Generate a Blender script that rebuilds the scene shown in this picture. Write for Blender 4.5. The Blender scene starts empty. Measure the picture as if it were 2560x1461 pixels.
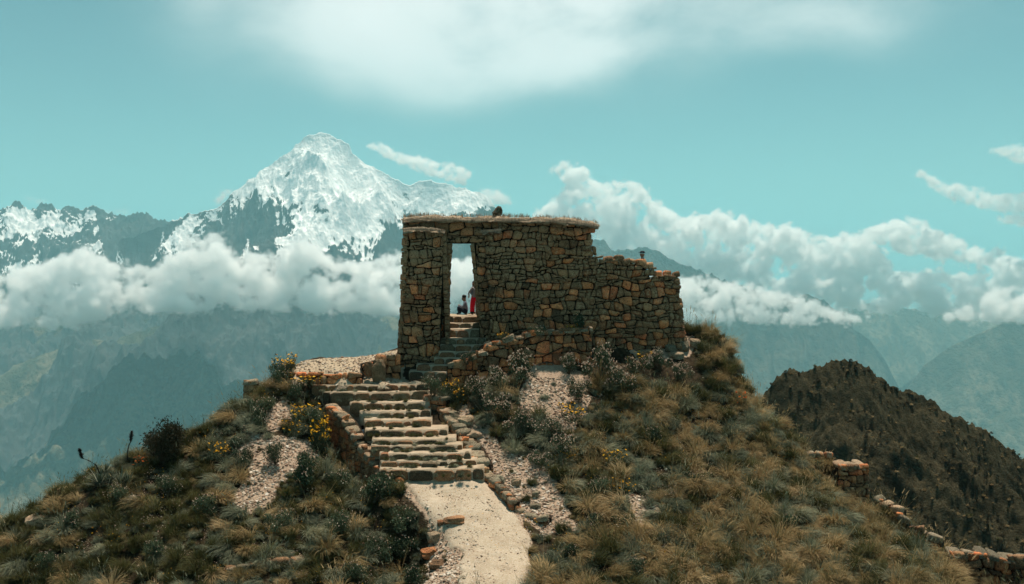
import bpy, bmesh, math, random
import numpy as np
from mathutils import Vector, Matrix, noise as mnoise
random.seed(7); rng = np.random.default_rng(7)
sc = bpy.context.scene
col = sc.collection
# ------------------------------------------------------------------ camera
F = 2489.0; PITCH = math.atan(90.5 / F)
cam_data = bpy.data.cameras.new("camera"); cam = bpy.data.objects.new("camera", cam_data)
col.objects.link(cam); sc.camera = cam
cam_data.sensor_width = 36; cam_data.lens = 35.0
cam_data.clip_start = 0.1; cam_data.clip_end = 120000
cam.location = (0, 0, 0); cam.rotation_euler = (math.pi / 2 - PITCH, 0, 0)
# ------------------------------------------------------------------ sky and sun
SUN_EL, SUN_AZ = math.radians(74), math.radians(22)      # azimuth from +Y towards +X (behind the gate, a little right)
world = bpy.data.worlds.new("World"); sc.world = world; world.use_nodes = True
sun_d = bpy.data.lights.new("sun", 'SUN'); sun = bpy.data.objects.new("sun", sun_d); col.objects.link(sun)
sun_d.energy = 5.0; sun_d.angle = math.radians(0.5); sun_d.color = (1.0, 0.87, 0.72)
sdir = Vector((math.sin(SUN_AZ) * math.cos(SUN_EL), math.cos(SUN_AZ) * math.cos(SUN_EL), math.sin(SUN_EL)))
sun.rotation_euler = sdir.to_track_quat('Z', 'Y').to_euler(); sun.location = (0, 0, 40)
sc.view_settings.view_transform = 'Standard'; sc.view_settings.look = 'None'
sc.view_settings.exposure = 0.33; sc.view_settings.gamma = 1.0
cy = sc.cycles
cy.max_bounces = 36; cy.diffuse_bounces = 3; cy.glossy_bounces = 2; cy.transmission_bounces = 2
cy.volume_bounces = 32; cy.transparent_max_bounces = 8; cy.volume_max_steps = 200; cy.volume_step_rate = 1.5
cy.use_denoising = True; cy.use_adaptive_sampling = True; cy.adaptive_threshold = 0.015


class NT:
    """small helper to write node trees"""
    def __init__(s, tree): s.t = tree; s.L = tree.links
    def n(s, typ, **kw):
        nd = s.t.nodes.new(typ)
        for k, v in kw.items():
            if k.startswith('i_'):
                key = k[2:]; key = int(key) if key.isdigit() else key.replace('_', ' ')
                s.set(nd.inputs[key], v)
            else: setattr(nd, k, v)
        return nd
    def set(s, sock, v):
        if hasattr(v, 'is_output') or isinstance(v, bpy.types.NodeSocket): s.L.new(v, sock)
        elif isinstance(v, bpy.types.Node): s.L.new(v.outputs[0], sock)
        else: sock.default_value = v
    def m(s, op, a, b=0.0, c=0.0, clamp=False):
        nd = s.t.nodes.new("ShaderNodeMath"); nd.operation = op; nd.use_clamp = clamp
        for i, v in enumerate((a, b, c)): s.set(nd.inputs[i], v)
        return nd.outputs[0]
    def vm(s, op, a, b=(0, 0, 0)):
        nd = s.t.nodes.new("ShaderNodeVectorMath"); nd.operation = op
        s.set(nd.inputs[0], a)
        if op == 'SCALE': s.set(nd.inputs[3], b)
        else: s.set(nd.inputs[1], b)
        return nd.outputs['Value'] if op in ('DOT_PRODUCT', 'LENGTH', 'DISTANCE') else nd.outputs[0]
    def ramp(s, fac, stops, interp='LINEAR'):
        nd = s.t.nodes.new("ShaderNodeValToRGB"); s.set(nd.inputs[0], fac)
        e = nd.color_ramp.elements; nd.color_ramp.interpolation = interp
        while len(e) > 1: e.remove(e[-1])
        e[0].position = stops[0][0]; e[0].color = (*stops[0][1], 1)
        for p, c in stops[1:]:
            k = e.new(p); k.color = (*c, 1)
        return nd.outputs[0]
    def mix(s, fac, a, b, mode='MIX'):
        nd = s.t.nodes.new("ShaderNodeMix"); nd.data_type = 'RGBA'; nd.blend_type = mode
        s.set(nd.inputs[0], fac)
        s.set(nd.inputs[6], (*a, 1) if isinstance(a, tuple) and len(a) == 3 else a)
        s.set(nd.inputs[7], (*b, 1) if isinstance(b, tuple) and len(b) == 3 else b)
        return nd.outputs[2]
    def noise(s, vec, scale, detail=4, rough=.55, dist=0.0, out='Fac', typ=None):
        nd = s.t.nodes.new("ShaderNodeTexNoise"); s.set(nd.inputs['Vector'], vec)
        nd.inputs['Scale'].default_value = scale; nd.inputs['Detail'].default_value = detail
        nd.inputs['Roughness'].default_value = rough; nd.inputs['Distortion'].default_value = dist
        return nd.outputs[out]
    def maprange(s, v, a, b, c=0.0, d=1.0, smooth=False):
        nd = s.t.nodes.new("ShaderNodeMapRange")
        if smooth: nd.interpolation_type = 'SMOOTHSTEP'
        for i, x in enumerate((v, a, b, c, d)): s.set(nd.inputs[i], x)
        return nd.outputs[0]


def raydir(px, py):
    """world direction of a pixel of the 2560-wide photograph"""
    xc = (px - 1280) / F; yc = -(py - 730.5) / F
    c, s_ = math.cos(PITCH), math.sin(PITCH)
    return (xc, c + yc * s_, -s_ + yc * c)
def P(px, py, Y):
    d = raydir(px, py); k = Y / d[1]
    return Vector((d[0] * k, Y, d[2] * k))


# world: clear teal-blue sky, one wide soft cloud layer overhead (procedural, over the whole dome)
w = NT(world.node_tree); world.node_tree.nodes.clear()
sky = w.n("ShaderNodeTexSky", sky_type='NISHITA', sun_disc=False, sun_elevation=SUN_EL, sun_rotation=SUN_AZ,
          altitude=3700, air_density=1.0, dust_density=0.7, ozone_density=1.0)
SKY_STRENGTH = 0.050
HAZE_COLOR = (.44, .90, 1.0, 1); HAZE_DENSITY = 6.4e-5
skyc = w.mix(1.0, sky.outputs[0], (0.88, 1.28, 0.99), 'MULTIPLY')
# lift of green/teal seen near the horizon (airlight is pale cyan)
tc = w.n("ShaderNodeTexCoord")
vec = w.vm('NORMALIZE', tc.outputs['Generated'])
sep = w.n("ShaderNodeSeparateXYZ", i_0=vec)
# high veil of cloud: project direction onto a flat layer
zc = w.m('MAXIMUM', sep.outputs[2], 0.03)
u = w.m('DIVIDE', sep.outputs[0], zc); v = w.m('DIVIDE', sep.outputs[1], zc)
uv = w.n("ShaderNodeCombineXYZ", i_0=u, i_1=v, i_2=0.0)
def blob(cx, cy, rx, ry, ang=0.0, soft=1.0):
    """soft ellipse on the sky around the direction of a photo pixel, in local angles"""
    d = Vector(raydir(cx, cy)).normalized()
    ex = Vector((d.y, -d.x, 0)).normalized(); ey = ex.cross(d)
    if ey.z < 0: ey = -ey
    a = math.radians(ang)
    e1 = ex * math.cos(a) + ey * math.sin(a); e2 = ey * math.cos(a) - ex * math.sin(a)
    p = w.m('DIVIDE', w.vm('DOT_PRODUCT', dvec, tuple(e1)), rx / F)
    q = w.m('DIVIDE', w.vm('DOT_PRODUCT', dvec, tuple(e2)), ry / F)
    p0 = Vector(d).dot(e1) / (rx / F); q0 = Vector(d).dot(e2) / (ry / F)
    r2 = w.m('ADD', w.m('POWER', w.m('SUBTRACT', p, p0), 2.0), w.m('POWER', w.m('SUBTRACT', q, q0), 2.0))
    front = w.m('GREATER_THAN', w.vm('DOT_PRODUCT', vec, tuple(d)), 0.0)
    return w.m('MULTIPLY', w.m('EXPONENT', w.m('MULTIPLY', r2, -1.0)), front)
wob = w.n("ShaderNodeTexNoise", i_Scale=3.0, i_Detail=3.0); w.L.new(vec, wob.inputs['Vector'])
dvec = w.vm('ADD', vec, w.vm('SCALE', w.vm('SUBTRACT', wob.outputs['Color'], (.5, .5, .5)), 0.15))
tot = None
for b_, a_ in (((1180, -190, 560, 330, -4), 1.25), ((1700, -110, 600, 200, -3), .75), ((760, -40, 230, 150, -30), .42),
           ((1200, 130, 420, 110, -4), .62), ((1750, 110, 520, 70, 0), .34), ((2350, 60, 420, 100, 5), .25)):
    t_ = w.m('MULTIPLY', blob(*b_), a_)
    tot = t_ if tot is None else w.m('ADD', tot, t_)
# the same kind of cloud outside the frame: big soft patches higher up and behind
far_n = w.noise(w.vm('MULTIPLY', vec, (1, 1, 1.6)), 1.7, 3, .5)
up = w.maprange(sep.outputs[2], 0.30, 0.55, 0.0, 1.0, True)
tot = w.m('SUBTRACT', tot, 0.05)
tot = w.m('ADD', tot, w.m('MULTIPLY', w.maprange(far_n, .52, .78, 0.0, .6, True), up))
cn = w.noise(w.vm('MULTIPLY', dvec, (1, 1, 1.9)), 5.5, 7, .55)
cn2 = w.noise(vec, 2.2, 4, .5)
amt = w.m('MULTIPLY', tot, w.maprange(cn, .3, .70, .38, 1.32))
amt = w.maprange(amt, -0.05, 1.25, 0.0, 0.97, True)
shade_ = w.maprange(w.m('ADD', w.m('MULTIPLY', cn2, .7), w.m('ADD', w.m('MULTIPLY', tot, .42), w.m('MULTIPLY', cn, .25))), .5, 1.15, 0.0, 1.0)
cloudc = w.mix(shade_, (8.4, 10.0, 9.8), (20.5, 19.2, 18.6))
final = w.mix(amt, skyc, cloudc)
bg = w.n("ShaderNodeBackground", i_0=final, i_1=SKY_STRENGTH)
w.n("ShaderNodeOutputWorld", i_0=bg.outputs[0])


# ------------------------------------------------------------------ helpers
def tag(o, label=None, cat=None, group=None, kind=None):
    if label: o['label'] = label
    if cat: o['category'] = cat
    if group: o['group'] = group
    if kind: o['kind'] = kind
    return o
def mesh_obj(name, verts, faces, mat=None, parent=None, smooth=True, mats=None, midx=None):
    me = bpy.data.meshes.new(name); me.from_pydata([tuple(v) for v in verts], [], faces); me.update()
    if mat: me.materials.append(mat)
    if mats:
        for m_ in mats: me.materials.append(m_)
    if midx is not None: me.polygons.foreach_set('material_index', midx)
    me.polygons.foreach_set('use_smooth', [smooth] * len(me.polygons))
    o = bpy.data.objects.new(name, me); col.objects.link(o)
    if parent: o.parent = parent
    return o
def empty(name, loc=(0, 0, 0), rz=0.0):
    o = bpy.data.objects.new(name, None); col.objects.link(o); o.location = loc; o.rotation_euler.z = rz
    o.empty_display_size = .2
    return o
def grid_obj(name, X, Y_, Z, mat, smooth=True, attrs=None):
    """regular grid mesh from 2-D arrays"""
    ny, nx = X.shape
    me = bpy.data.meshes.new(name)
    me.vertices.add(nx * ny)
    me.vertices.foreach_set('co', np.stack([X, Y_, Z], -1).astype(np.float32).ravel())
    i = np.arange((ny - 1) * (nx - 1)); r = i // (nx - 1); c = i % (nx - 1)
    a = r * nx + c
    quads = np.stack([a, a + 1, a + 1 + nx, a + nx], -1).astype(np.int32)
    me.loops.add(quads.size); me.loops.foreach_set('vertex_index', quads.ravel())
    me.polygons.add(len(quads)); me.polygons.foreach_set('loop_start', np.arange(0, quads.size, 4, dtype=np.int32))
    me.update(calc_edges=True)
    me.polygons.foreach_set('use_smooth', np.full(len(quads), smooth))
    for k, A in (attrs or {}).items():
        at = me.attributes.new(k, 'FLOAT', 'POINT'); at.data.foreach_set('value', A.astype(np.float32).ravel())
    me.materials.append(mat); me.validate()
    o = bpy.data.objects.new(name, me); col.objects.link(o)
    return o

_perm = np.random.default_rng(3).permutation(512).astype(np.int64); _perm = np.concatenate([_perm, _perm, _perm])
_ga = np.random.default_rng(4).uniform(0, 2 * np.pi, 512); _gx, _gy = np.cos(_ga), np.sin(_ga)
def perlin(x, y):
    xi = np.floor(x).astype(np.int64); yi = np.floor(y).astype(np.int64); xf = x - xi; yf = y - yi
    u_ = xf * xf * xf * (xf * (xf * 6 - 15) + 10); v_ = yf * yf * yf * (yf * (yf * 6 - 15) + 10)
    def g(ix, iy, dx, dy):
        h = _perm[(_perm[ix & 511] + iy) & 511]
        return _gx[h] * dx + _gy[h] * dy
    n00 = g(xi, yi, xf, yf); n10 = g(xi + 1, yi, xf - 1, yf); n01 = g(xi, yi + 1, xf, yf - 1); n11 = g(xi + 1, yi + 1, xf - 1, yf - 1)
    a = n00 + u_ * (n10 - n00); b = n01 + u_ * (n11 - n01)
    return (a + v_ * (b - a)) * 1.5
def fbm(x, y, o=5, g=.5, l=2.03):
    s_ = 0; a = 1; n_ = 0
    for i in range(o):
        s_ = s_ + a * perlin(x + 17.3 * i, y - 9.1 * i); n_ += a; a *= g; x = x * l; y = y * l
    return s_ / n_
def ridged(x, y, o=6, g=.5, l=2.07):
    s_ = 0; a = 1; n_ = 0; wgt = 1
    for i in range(o):
        r = 1 - np.abs(perlin(x + 11.7 * i, y + 5.3 * i)) * 1.35; r = np.clip(r, 0, 1) ** 2
        s_ = s_ + a * r * wgt; wgt = np.clip(r * 1.7, 0, 1); n_ += a; a *= g; x = x * l; y = y * l
    return s_ / n_
def sstep(a, b, x):
    t = np.clip((x - a) / (b - a), 0, 1); return t * t * (3 - 2 * t)
def newmat(name):
    m = bpy.data.materials.new(name); m.use_nodes = True; m.node_tree.nodes.clear()
    return m, NT(m.node_tree)
def finish(m, t, color, rough=.9, normal=None, spec=.2, disp=None, transl=0.0):
    b = t.n("ShaderNodeBsdfPrincipled"); t.set(b.inputs['Base Color'], (*color, 1) if isinstance(color, tuple) and len(color) == 3 else color)
    t.set(b.inputs['Roughness'], rough); b.inputs['Specular IOR Level'].default_value = spec
    if normal is not None: t.L.new(normal, b.inputs['Normal'])
    sh = b.outputs[0]
    if transl:
        tr = t.n("ShaderNodeBsdfTranslucent"); t.set(tr.inputs[0], color)
        mx = t.n("ShaderNodeMixShader", i_0=transl); t.L.new(sh, mx.inputs[1]); t.L.new(tr.outputs[0], mx.inputs[2]); sh = mx.outputs[0]
    o = t.n("ShaderNodeOutputMaterial"); t.L.new(sh, o.inputs[0])
    return m
def bump(t, h, strength=.5, dist=.02):
    b = t.n("ShaderNodeBump"); b.inputs['Strength'].default_value = strength; b.inputs['Distance'].default_value = dist
    t.L.new(h, b.inputs['Height']); return b.outputs[0]


# ------------------------------------------------------------------ far mountains
def far_mat(name, c1, c2, c3, snow=False, sc_=1.0):
    m, t = newmat(name)
    g = t.n("ShaderNodeNewGeometry"); pos = g.outputs['Position']
    n1 = t.noise(t.vm('MULTIPLY', pos, (1.0, .45, 1.0)), .0016 * sc_, 6, .62); n2 = t.noise(pos, .009 * sc_, 5, .65)
    a = t.mix(t.maprange(n1, .44, .56), c1, c2)
    a = t.mix(t.maprange(n2, .45, .7), a, c3)
    h = t.m('ADD', t.m('MULTIPLY', n2, 22.0 if snow else 60.0), t.m('MULTIPLY', t.noise(pos, .03 * sc_, 4, .6), 8.0 if snow else 22.0))
    if snow:
        at = t.n("ShaderNodeAttribute", attribute_name="snow")
        nn = t.noise(t.vm('MULTIPLY', pos, (1, 1, .5)), (.0048), 7, .58)
        s_ = t.m('ADD', at.outputs['Fac'], t.m('MULTIPLY', t.m('SUBTRACT', nn, .5), 1.25))
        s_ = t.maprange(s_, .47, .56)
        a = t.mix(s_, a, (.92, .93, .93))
        h = t.m('ADD', h, t.m('MULTIPLY', s_, 6.0))
    return finish(m, t, a, .9, bump(t, h, .8, 1.0), .05)
def ridge_profile(pts, Y0):
    W_ = [P(px, py, Y0) for px, py in pts]
    return np.array([p.x for p in W_]), np.array([p.z for p in W_])
def mountain(name, pts, Y0, depth, back, slope, floor_z, mat, nx, ny, freq, amp, jag=0.0, seed=0, power=.85, snowf=None, lean=0.0, kind='structure', fine=0.0, K=1.0, octv=6, gain=.52):
    """a range built from its crest line: the near side falls to the valley in spurs and gullies"""
    xs, zs = ridge_profile(pts, Y0)
    depth *= K; back *= K; amp *= K; jag *= K; fine *= K; freq /= K
    X1 = np.linspace(xs[0], xs[-1], nx); D1 = np.concatenate([np.linspace(-back, 0, ny // 5, endpoint=False), np.linspace(0, 1, ny - ny // 5) ** 1.25 * depth])
    X, D = np.meshgrid(X1, D1)
    wx = fbm(X * freq * .6 + seed, D * freq * .6, 4) * .45 / freq
    wd = np.clip(D / (depth * .25), 0, 1)
    Xs = X + wx * wd + lean * np.maximum(D, 0)
    H = np.interp(Xs, xs, zs)
    Hs = np.interp(Xs, np.linspace(xs[0], xs[-1], 60), np.convolve(np.pad(np.interp(np.linspace(xs[0], xs[-1], 60), xs, zs), 3, 'edge'), np.ones(7) / 7, 'valid'))
    k = sstep(0, depth * .35, D)
    H = H * (1 - k) + Hs * k
    fall = np.where(D > 0, slope * depth * (np.maximum(D, 0) / depth) ** power, slope * .8 * -D)
    Z = H - fall
    sp = ridged((X + wx) * freq + seed * 1.7, D * freq * .42 + seed, octv, gain)
    rough_ = fbm(X * freq * 5 + 3, D * freq * 5, 5, .55)
    env = np.clip(np.abs(D) / (depth * .12), 0, 1) ** .8
    Z = Z + (sp - .8) * amp * env + rough_ * amp * .10 * (env * .8 + .2)
    if fine: Z = Z + (ridged(X * freq * 4.3 + seed, D * freq * 3.1, 5, .55) - .5) * fine * np.clip(env + .15, 0, 1)
    if jag: Z = Z + (ridged(X * freq * 6 + seed, D * freq * 6 + 4, 4, .6) - .5) * jag * (1 - .5 * env)
    Z = np.maximum(Z, floor_z + fbm(X * freq, D * freq, 3) * 60)
    attrs = {}
    if snowf is not None:
        gy, gx = np.gradient(Z); dy = np.gradient(Y0 - D, axis=0); dx = np.gradient(X, axis=1)
        steep = np.sqrt((gx / dx) ** 2 + (gy / dy) ** 2)
        attrs['snow'] = snowf(X, D, Z, steep, sp)
    o = grid_obj(name, X, Y0 - D, Z, mat, True, attrs)
    return tag(o, kind=kind)

rock_far = far_mat("far_rock", (.045, .05, .04), (.09, .085, .065), (.03, .04, .035))
rock_snow = far_mat("rock_and_snow", (.05, .06, .062), (.085, .09, .09), (.04, .05, .055), snow=True)
rock_mid = far_mat("mid_mountain_scrub", (.10, .095, .06), (.22, .19, .13), (.04, .055, .038), sc_=2.0)

peak_pts = [(300, 600), (380, 575), (448, 550), (474, 533), (507, 530), (528, 522), (545, 518), (567, 496), (593, 472), (622, 450), (643, 441), (645, 430), (660, 420), (690, 402),
            (719, 383), (748, 357), (765, 341), (785, 336), (802, 333), (826, 338), (856, 351), (873, 364), (882, 384), (908, 404), (930, 416), (952, 424), (978, 442), (1008, 459),
            (1023, 461), (1038, 453), (1067, 450), (1093, 457), (1112, 459), (1134, 466), (1164, 472), (1171, 479), (1193, 478), (1216, 489), (1230, 505), (1242, 524), (1300, 590), (1400, 650), (1560, 720)]
YP = 7600; KP = 7.6 / 14
def snow_peak(X, D, Z, steep, sp):
    px = 1280 + X / (YP - D) * F; py = 640 - Z / (YP - D) * F
    # lower edge of the snow, by place on the mountain
    edge = np.interp(px, [380, 470, 540, 600, 680, 760, 830, 900, 980, 1050, 1150, 1250], [640, 585, 520, 530, 520, 545, 600, 600, 590, 560, 560, 530])
    s = .80 - (py - edge) / 130 * .30
    s = s - sstep(1.2, 2.6, steep) * .3 + fbm(X / 270., Z / 190., 4) * .35
    s = s + sstep(0, 110, 470 - py) * .18 + (sp - .45) * .9 + fbm(X / 600., (Z + X * .5) / 200., 3) * .35
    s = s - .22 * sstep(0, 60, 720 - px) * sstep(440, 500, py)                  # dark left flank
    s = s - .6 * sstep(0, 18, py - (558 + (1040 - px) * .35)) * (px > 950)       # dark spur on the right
    s = s + .28 * sstep(970, 1040, px) * sstep(600, 540, py) - sstep(0, 50, py - 650) * 1.2
    return np.clip(s, -.6, 1.5)
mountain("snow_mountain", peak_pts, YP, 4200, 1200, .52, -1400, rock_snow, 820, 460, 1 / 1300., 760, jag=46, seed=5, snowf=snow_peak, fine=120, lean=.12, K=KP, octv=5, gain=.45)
left_pts = [(-420, 560), (-200, 540), (-60, 535), (0, 525), (20, 516), (35, 505), (48, 502), (60, 518), (90, 521), (103, 507), (120, 512), (130, 508), (143, 522), (150, 525), (163, 511), (175, 516), (190, 522), (215, 522),
            (235, 513), (255, 521), (270, 530), (310, 540), (345, 532), (368, 532), (385, 545), (400, 551), (430, 549), (450, 545), (500, 560), (640, 640)]
YL = 8300
def snow_left(X, D, Z, steep, sp):
    px = 1280 + X / (YL - D) * F; py = 640 - Z / (YL - D) * F
    s = .68 - (py - 600) / 100 * .22 + fbm(X / 320., Z / 170., 4) * .55 - sstep(.9, 2.0, steep) * .3
    s = s + .35 * sstep(350, 430, px) - .45 * sstep(22, 0, py - np.interp(px, [0, 50, 130, 240, 280], [520, 505, 512, 516, 700]))
    return np.clip(s, -.6, 1.5)
mountain("snow_range", left_pts, YL, 4000, 1500, .5, -1400, rock_snow, 520, 300, 1 / 800., 380, jag=60, seed=11, snowf=snow_left, fine=150, K=KP)
mountain("rocky_peaks", [(1340, 720), (1420, 640), (1470, 600), (1493, 598), (1515, 606), (1535, 622), (1553, 628), (1575, 624), (1612, 620), (1640, 628), (1665, 640), (1690, 655), (1722, 668), (1745, 676),
         (1775, 682), (1800, 700), (1900, 730), (1980, 745), (2020, 735), (2060, 752), (2130, 800)], 7900, 2200, 700, .6, -1300, rock_far, 420, 160, 1 / 700., 300, jag=40, seed=3, K=1.25)
mountain("valley_mountain", [(900, 1150), (1050, 1000), (1250, 850), (1450, 790), (1700, 790), (1900, 795), (2050, 806), (2130, 820), (2175, 850), (2215, 905), (2250, 975), (2290, 1060), (2350, 1180), (2500, 1400)], 8200, 2600, 700, .55, -1500, rock_mid, 420, 260, 1 / 520., 230, seed=21, fine=60, K=1.4)
mountain("far_ridge", [(1900, 800), (2000, 790), (2080, 772), (2130, 770), (2165, 761), (2205, 757), (2240, 766), (2280, 772), (2330, 778), (2400, 774), (2430, 762), (2448, 752), (2470, 762), (2560, 760), (2800, 700)], 10600, 3000, 1000, .5, -1450, rock_mid, 360, 200, 1 / 800., 260, jag=14, seed=31, fine=60, K=1.4)
mountain("right_mountain", [(2180, 1180), (2220, 1060), (2265, 975), (2310, 915), (2370, 870), (2440, 838), (2520, 800), (2640, 760), (2900, 700), (3200, 660)], 7600, 2600, 700, .6, -1500, rock_mid, 360, 240, 1 / 600., 240, seed=41, fine=60, K=1.3)
mountain("left_mountain", [(-700, 1120), (-300, 1010), (0, 930), (90, 893), (160, 866), (215, 850), (240, 848), (258, 853), (278, 868), (300, 845), (340, 832), (400, 815), (480, 797), (560, 785), (640, 778), (760, 772), (850, 775), (960, 790),
         (1100, 800), (1300, 900), (1500, 1000)], 6300, 4200, 700, .42, -1500, rock_mid, 640, 420, 1 / 850., 520, seed=57, lean=.30, fine=110, power=.95)
mountain("far_left_ridge", [(-600, 740), (-200, 770), (0, 800), (150, 790), (260, 815), (420, 790), (700, 780), (1000, 770), (1300, 900)], 6900, 2300, 500, .6, -1450, rock_mid, 300, 160, 1 / 700., 260, seed=63, fine=60)
# valley floor out to the horizon
vx, vy = np.meshgrid(np.linspace(-45000, 45000, 140), np.linspace(-20000, 70000, 140))
vz = -1560 + fbm(vx / 6000, vy / 6000, 5) * 160
valley = tag(grid_obj("valley_floor", vx, vy, vz, rock_mid), kind='structure')
# haze: one closed box of even air round camera, ground and mountains
hm, ht = newmat("haze_air")
pv = ht.n("ShaderNodeVolumePrincipled"); pv.inputs['Color'].default_value = HAZE_COLOR
pv.inputs['Density'].default_value = HAZE_DENSITY; pv.inputs['Anisotropy'].default_value = 0.2
ho = ht.n("ShaderNodeOutputMaterial"); ht.L.new(pv.outputs[0], ho.inputs['Volume'])
hx, hy0, hy1, hz0, hz1 = 46000, -21000, 71000, -1800, 2300
hv = [(x, y, z) for x in (-hx, hx) for y in (hy0, hy1) for z in (hz0, hz1)]
haze = mesh_obj("haze", hv, [(0, 1, 3, 2), (4, 6, 7, 5), (0, 4, 5, 1), (2, 3, 7, 6), (0, 2, 6, 4), (1, 5, 7, 3)], hm, smooth=False)
tag(haze, kind='stuff')

# ------------------------------------------------------------------ clouds: real volumes, one per bank
cm, ct = newmat("cloud_volume")
cv = ct.n("ShaderNodeVolumePrincipled"); cv.inputs['Color'].default_value = (1, 1, 1, 1)
cv.inputs['Density'].default_value = 1.0; cv.inputs['Anisotropy'].default_value = 0.25
co_ = ct.n("ShaderNodeOutputMaterial"); ct.L.new(cv.outputs[0], co_.inputs['Volume'])
def cloud(name, pts, Y0, T, vox, rho, A=1.0, seed=0.0, ysq=.28, nscale=1.0, soft=.35, pad=1.5, holes=(), edgepow=1.0):
    """a cloud grown round a flat core polygon (pixels -> real place at Y0); T = swelling of the outline in metres"""
    bm = bmesh.new()
    polys = pts if isinstance(pts[0][0], (tuple, list)) else [pts]
    for poly in polys:
        vs = []
        if len(poly) < 4: poly = list(poly) + [(x, y + 5) for x, y in reversed(poly)]
        for q in poly:
            p = P(q[0], q[1], Y0); vs.append(bm.verts.new((p.x, 0, p.z)))
        for a, b in zip(vs, vs[1:] + vs[:1]):
            if bm.edges.get((a, b)) is None: bm.edges.new((a, b))
        bmesh.ops.triangulate(bm, faces=[bm.faces.new(vs)])
    me = bpy.data.meshes.new(name); bm.to_mesh(me)
    co = np.array([v.co[:] for v in bm.verts]); bm.free()
    o = bpy.data.objects.new(name, me); col.objects.link(o); o.location = (0, Y0, 0)
    lo = co.min(0) - T * pad; hi = co.max(0) + T * pad; dy = T / ysq * pad
    ng = bpy.data.node_groups.new(name, "GeometryNodeTree")
    ng.interface.new_socket("Geometry", in_out='INPUT', socket_type='NodeSocketGeometry')
    ng.interface.new_socket("Geometry", in_out='OUTPUT', socket_type='NodeSocketGeometry')
    t = NT(ng); gi = t.n("NodeGroupInput"); go = t.n("NodeGroupOutput")
    pos = t.n("GeometryNodeInputPosition").outputs[0]
    sp = t.vm('MULTIPLY', pos, (1, ysq, 1))
    wn = t.noise(pos, nscale / (T * 3.2), 3, .5, out='Color')
    sp = t.vm('ADD', sp, t.vm('SCALE', t.vm('SUBTRACT', wn, (.5, .5, .5)), T * .9))
    pr = t.n("GeometryNodeProximity"); t.L.new(gi.outputs[0], pr.inputs[0])
    sk = [s_ for s_ in pr.inputs if s_.name in ('Sample Position', 'Source Position')][0]; t.L.new(sp, sk)
    dist = pr.outputs['Distance']
    pos2 = t.vm('ADD', pos, (seed * 911.0, seed * 377.0, seed * 1313.0))
    n1 = t.noise(pos2, nscale / (T * 1.9), 8, .66)
    vo = t.n("ShaderNodeTexVoronoi"); vo.feature = 'SMOOTH_F1'; vo.inputs['Smoothness'].default_value = .6
    vo.inputs['Scale'].default_value = nscale / (T * .95); vo.inputs['Detail'].default_value = 2.0; t.L.new(t.vm('ADD', pos2, t.vm('SCALE', wn, T * .6)), vo.inputs['Vector'])
    f = t.m('ADD', t.m('SUBTRACT', T * .62, dist), t.m('MULTIPLY', t.m('SUBTRACT', n1, .5), T * 3.4 * A))
    f = t.m('ADD', f, t.m('MULTIPLY', t.m('SUBTRACT', .45, vo.outputs['Distance']), T * .75 * A))
    dens = t.m('MULTIPLY', t.m('POWER', t.maprange(f, 0.0, T * soft), edgepow), rho)
    vc = t.n("GeometryNodeVolumeCube")
    vc.inputs['Min'].default_value = (lo[0], -dy, lo[2]); vc.inputs['Max'].default_value = (hi[0], dy, hi[2])
    vc.inputs['Resolution X'].default_value = int((hi[0] - lo[0]) / vox); vc.inputs['Resolution Y'].default_value = max(12, int(2 * dy / (vox * 1.8))); vc.inputs['Resolution Z'].default_value = int((hi[2] - lo[2]) / vox)
    t.L.new(dens, vc.inputs['Density'])
    sm = t.n("GeometryNodeSetMaterial"); sm.inputs['Material'].default_value = cm
    t.L.new(vc.outputs[0], sm.inputs[0]); t.L.new(sm.outputs[0], go.inputs[0])
    md = o.modifiers.new("cloud", 'NODES'); md.node_group = ng
    print("cloud", name, vc.inputs['Resolution X'].default_value, vc.inputs['Resolution Y'].default_value, vc.inputs['Resolution Z'].default_value)
    return o
WT = 'stuff'
def bank(label, *a, **k):
    tag(cloud("cloud", *a, **k), label, "cloud", kind='stuff')
bank("long low white cloud bank lying across the foot of the snowy mountain",
     [[(-500, 720), (-100, 705), (60, 690), (130, 668), (200, 632), (235, 645), (300, 672), (400, 684), (470, 662), (500, 606), (522, 600), (548, 622), (580, 650), (640, 650), (690, 652), (722, 618), (760, 600), (790, 640),
       (830, 668), (900, 662), (1000, 648), (1150, 660), (1400, 690), (1400, 765), (1150, 768), (900, 770), (700, 764), (560, 760), (400, 768), (290, 778), (200, 790), (120, 815), (30, 800), (-500, 810)]], 5300, 66, 9.5, .055, A=1.0, seed=1, soft=.42, nscale=.8)
bank("small streak of white cloud drifting right of the snowy summit",
     [(925, 368), (960, 385), (1010, 408), (1060, 428), (1100, 440), (1160, 455), (1172, 430), (1130, 418), (1080, 412), (1010, 390), (950, 362)], 8300, 48, 11, .045, A=1.0, seed=2, soft=.55)
bank("huge heaped white cloud rising behind the right end of the stone wall",
     [[(1345, 545), (1390, 505), (1420, 465), (1500, 480), (1560, 462), (1610, 480), (1640, 525), (1700, 556), (1780, 545), (1850, 540), (1920, 575), (1990, 602), (2080, 605), (2160, 590), (2200, 640), (2230, 690), (2420, 700), (2520, 660),
       (2720, 630), (2720, 800), (2560, 790), (2300, 775), (2150, 765), (1900, 750), (1700, 740), (1400, 740)],
      [(1382, 430), (1410, 418), (1450, 430), (1500, 470), (1480, 490), (1440, 460)],
      [(2180, 590), (2240, 560), (2290, 562), (2380, 605), (2460, 630), (2560, 680), (2500, 700), (2400, 648), (2260, 622)]], 8500, 88, 13, .05, A=1.1, seed=3, soft=.38, nscale=.85)
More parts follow.
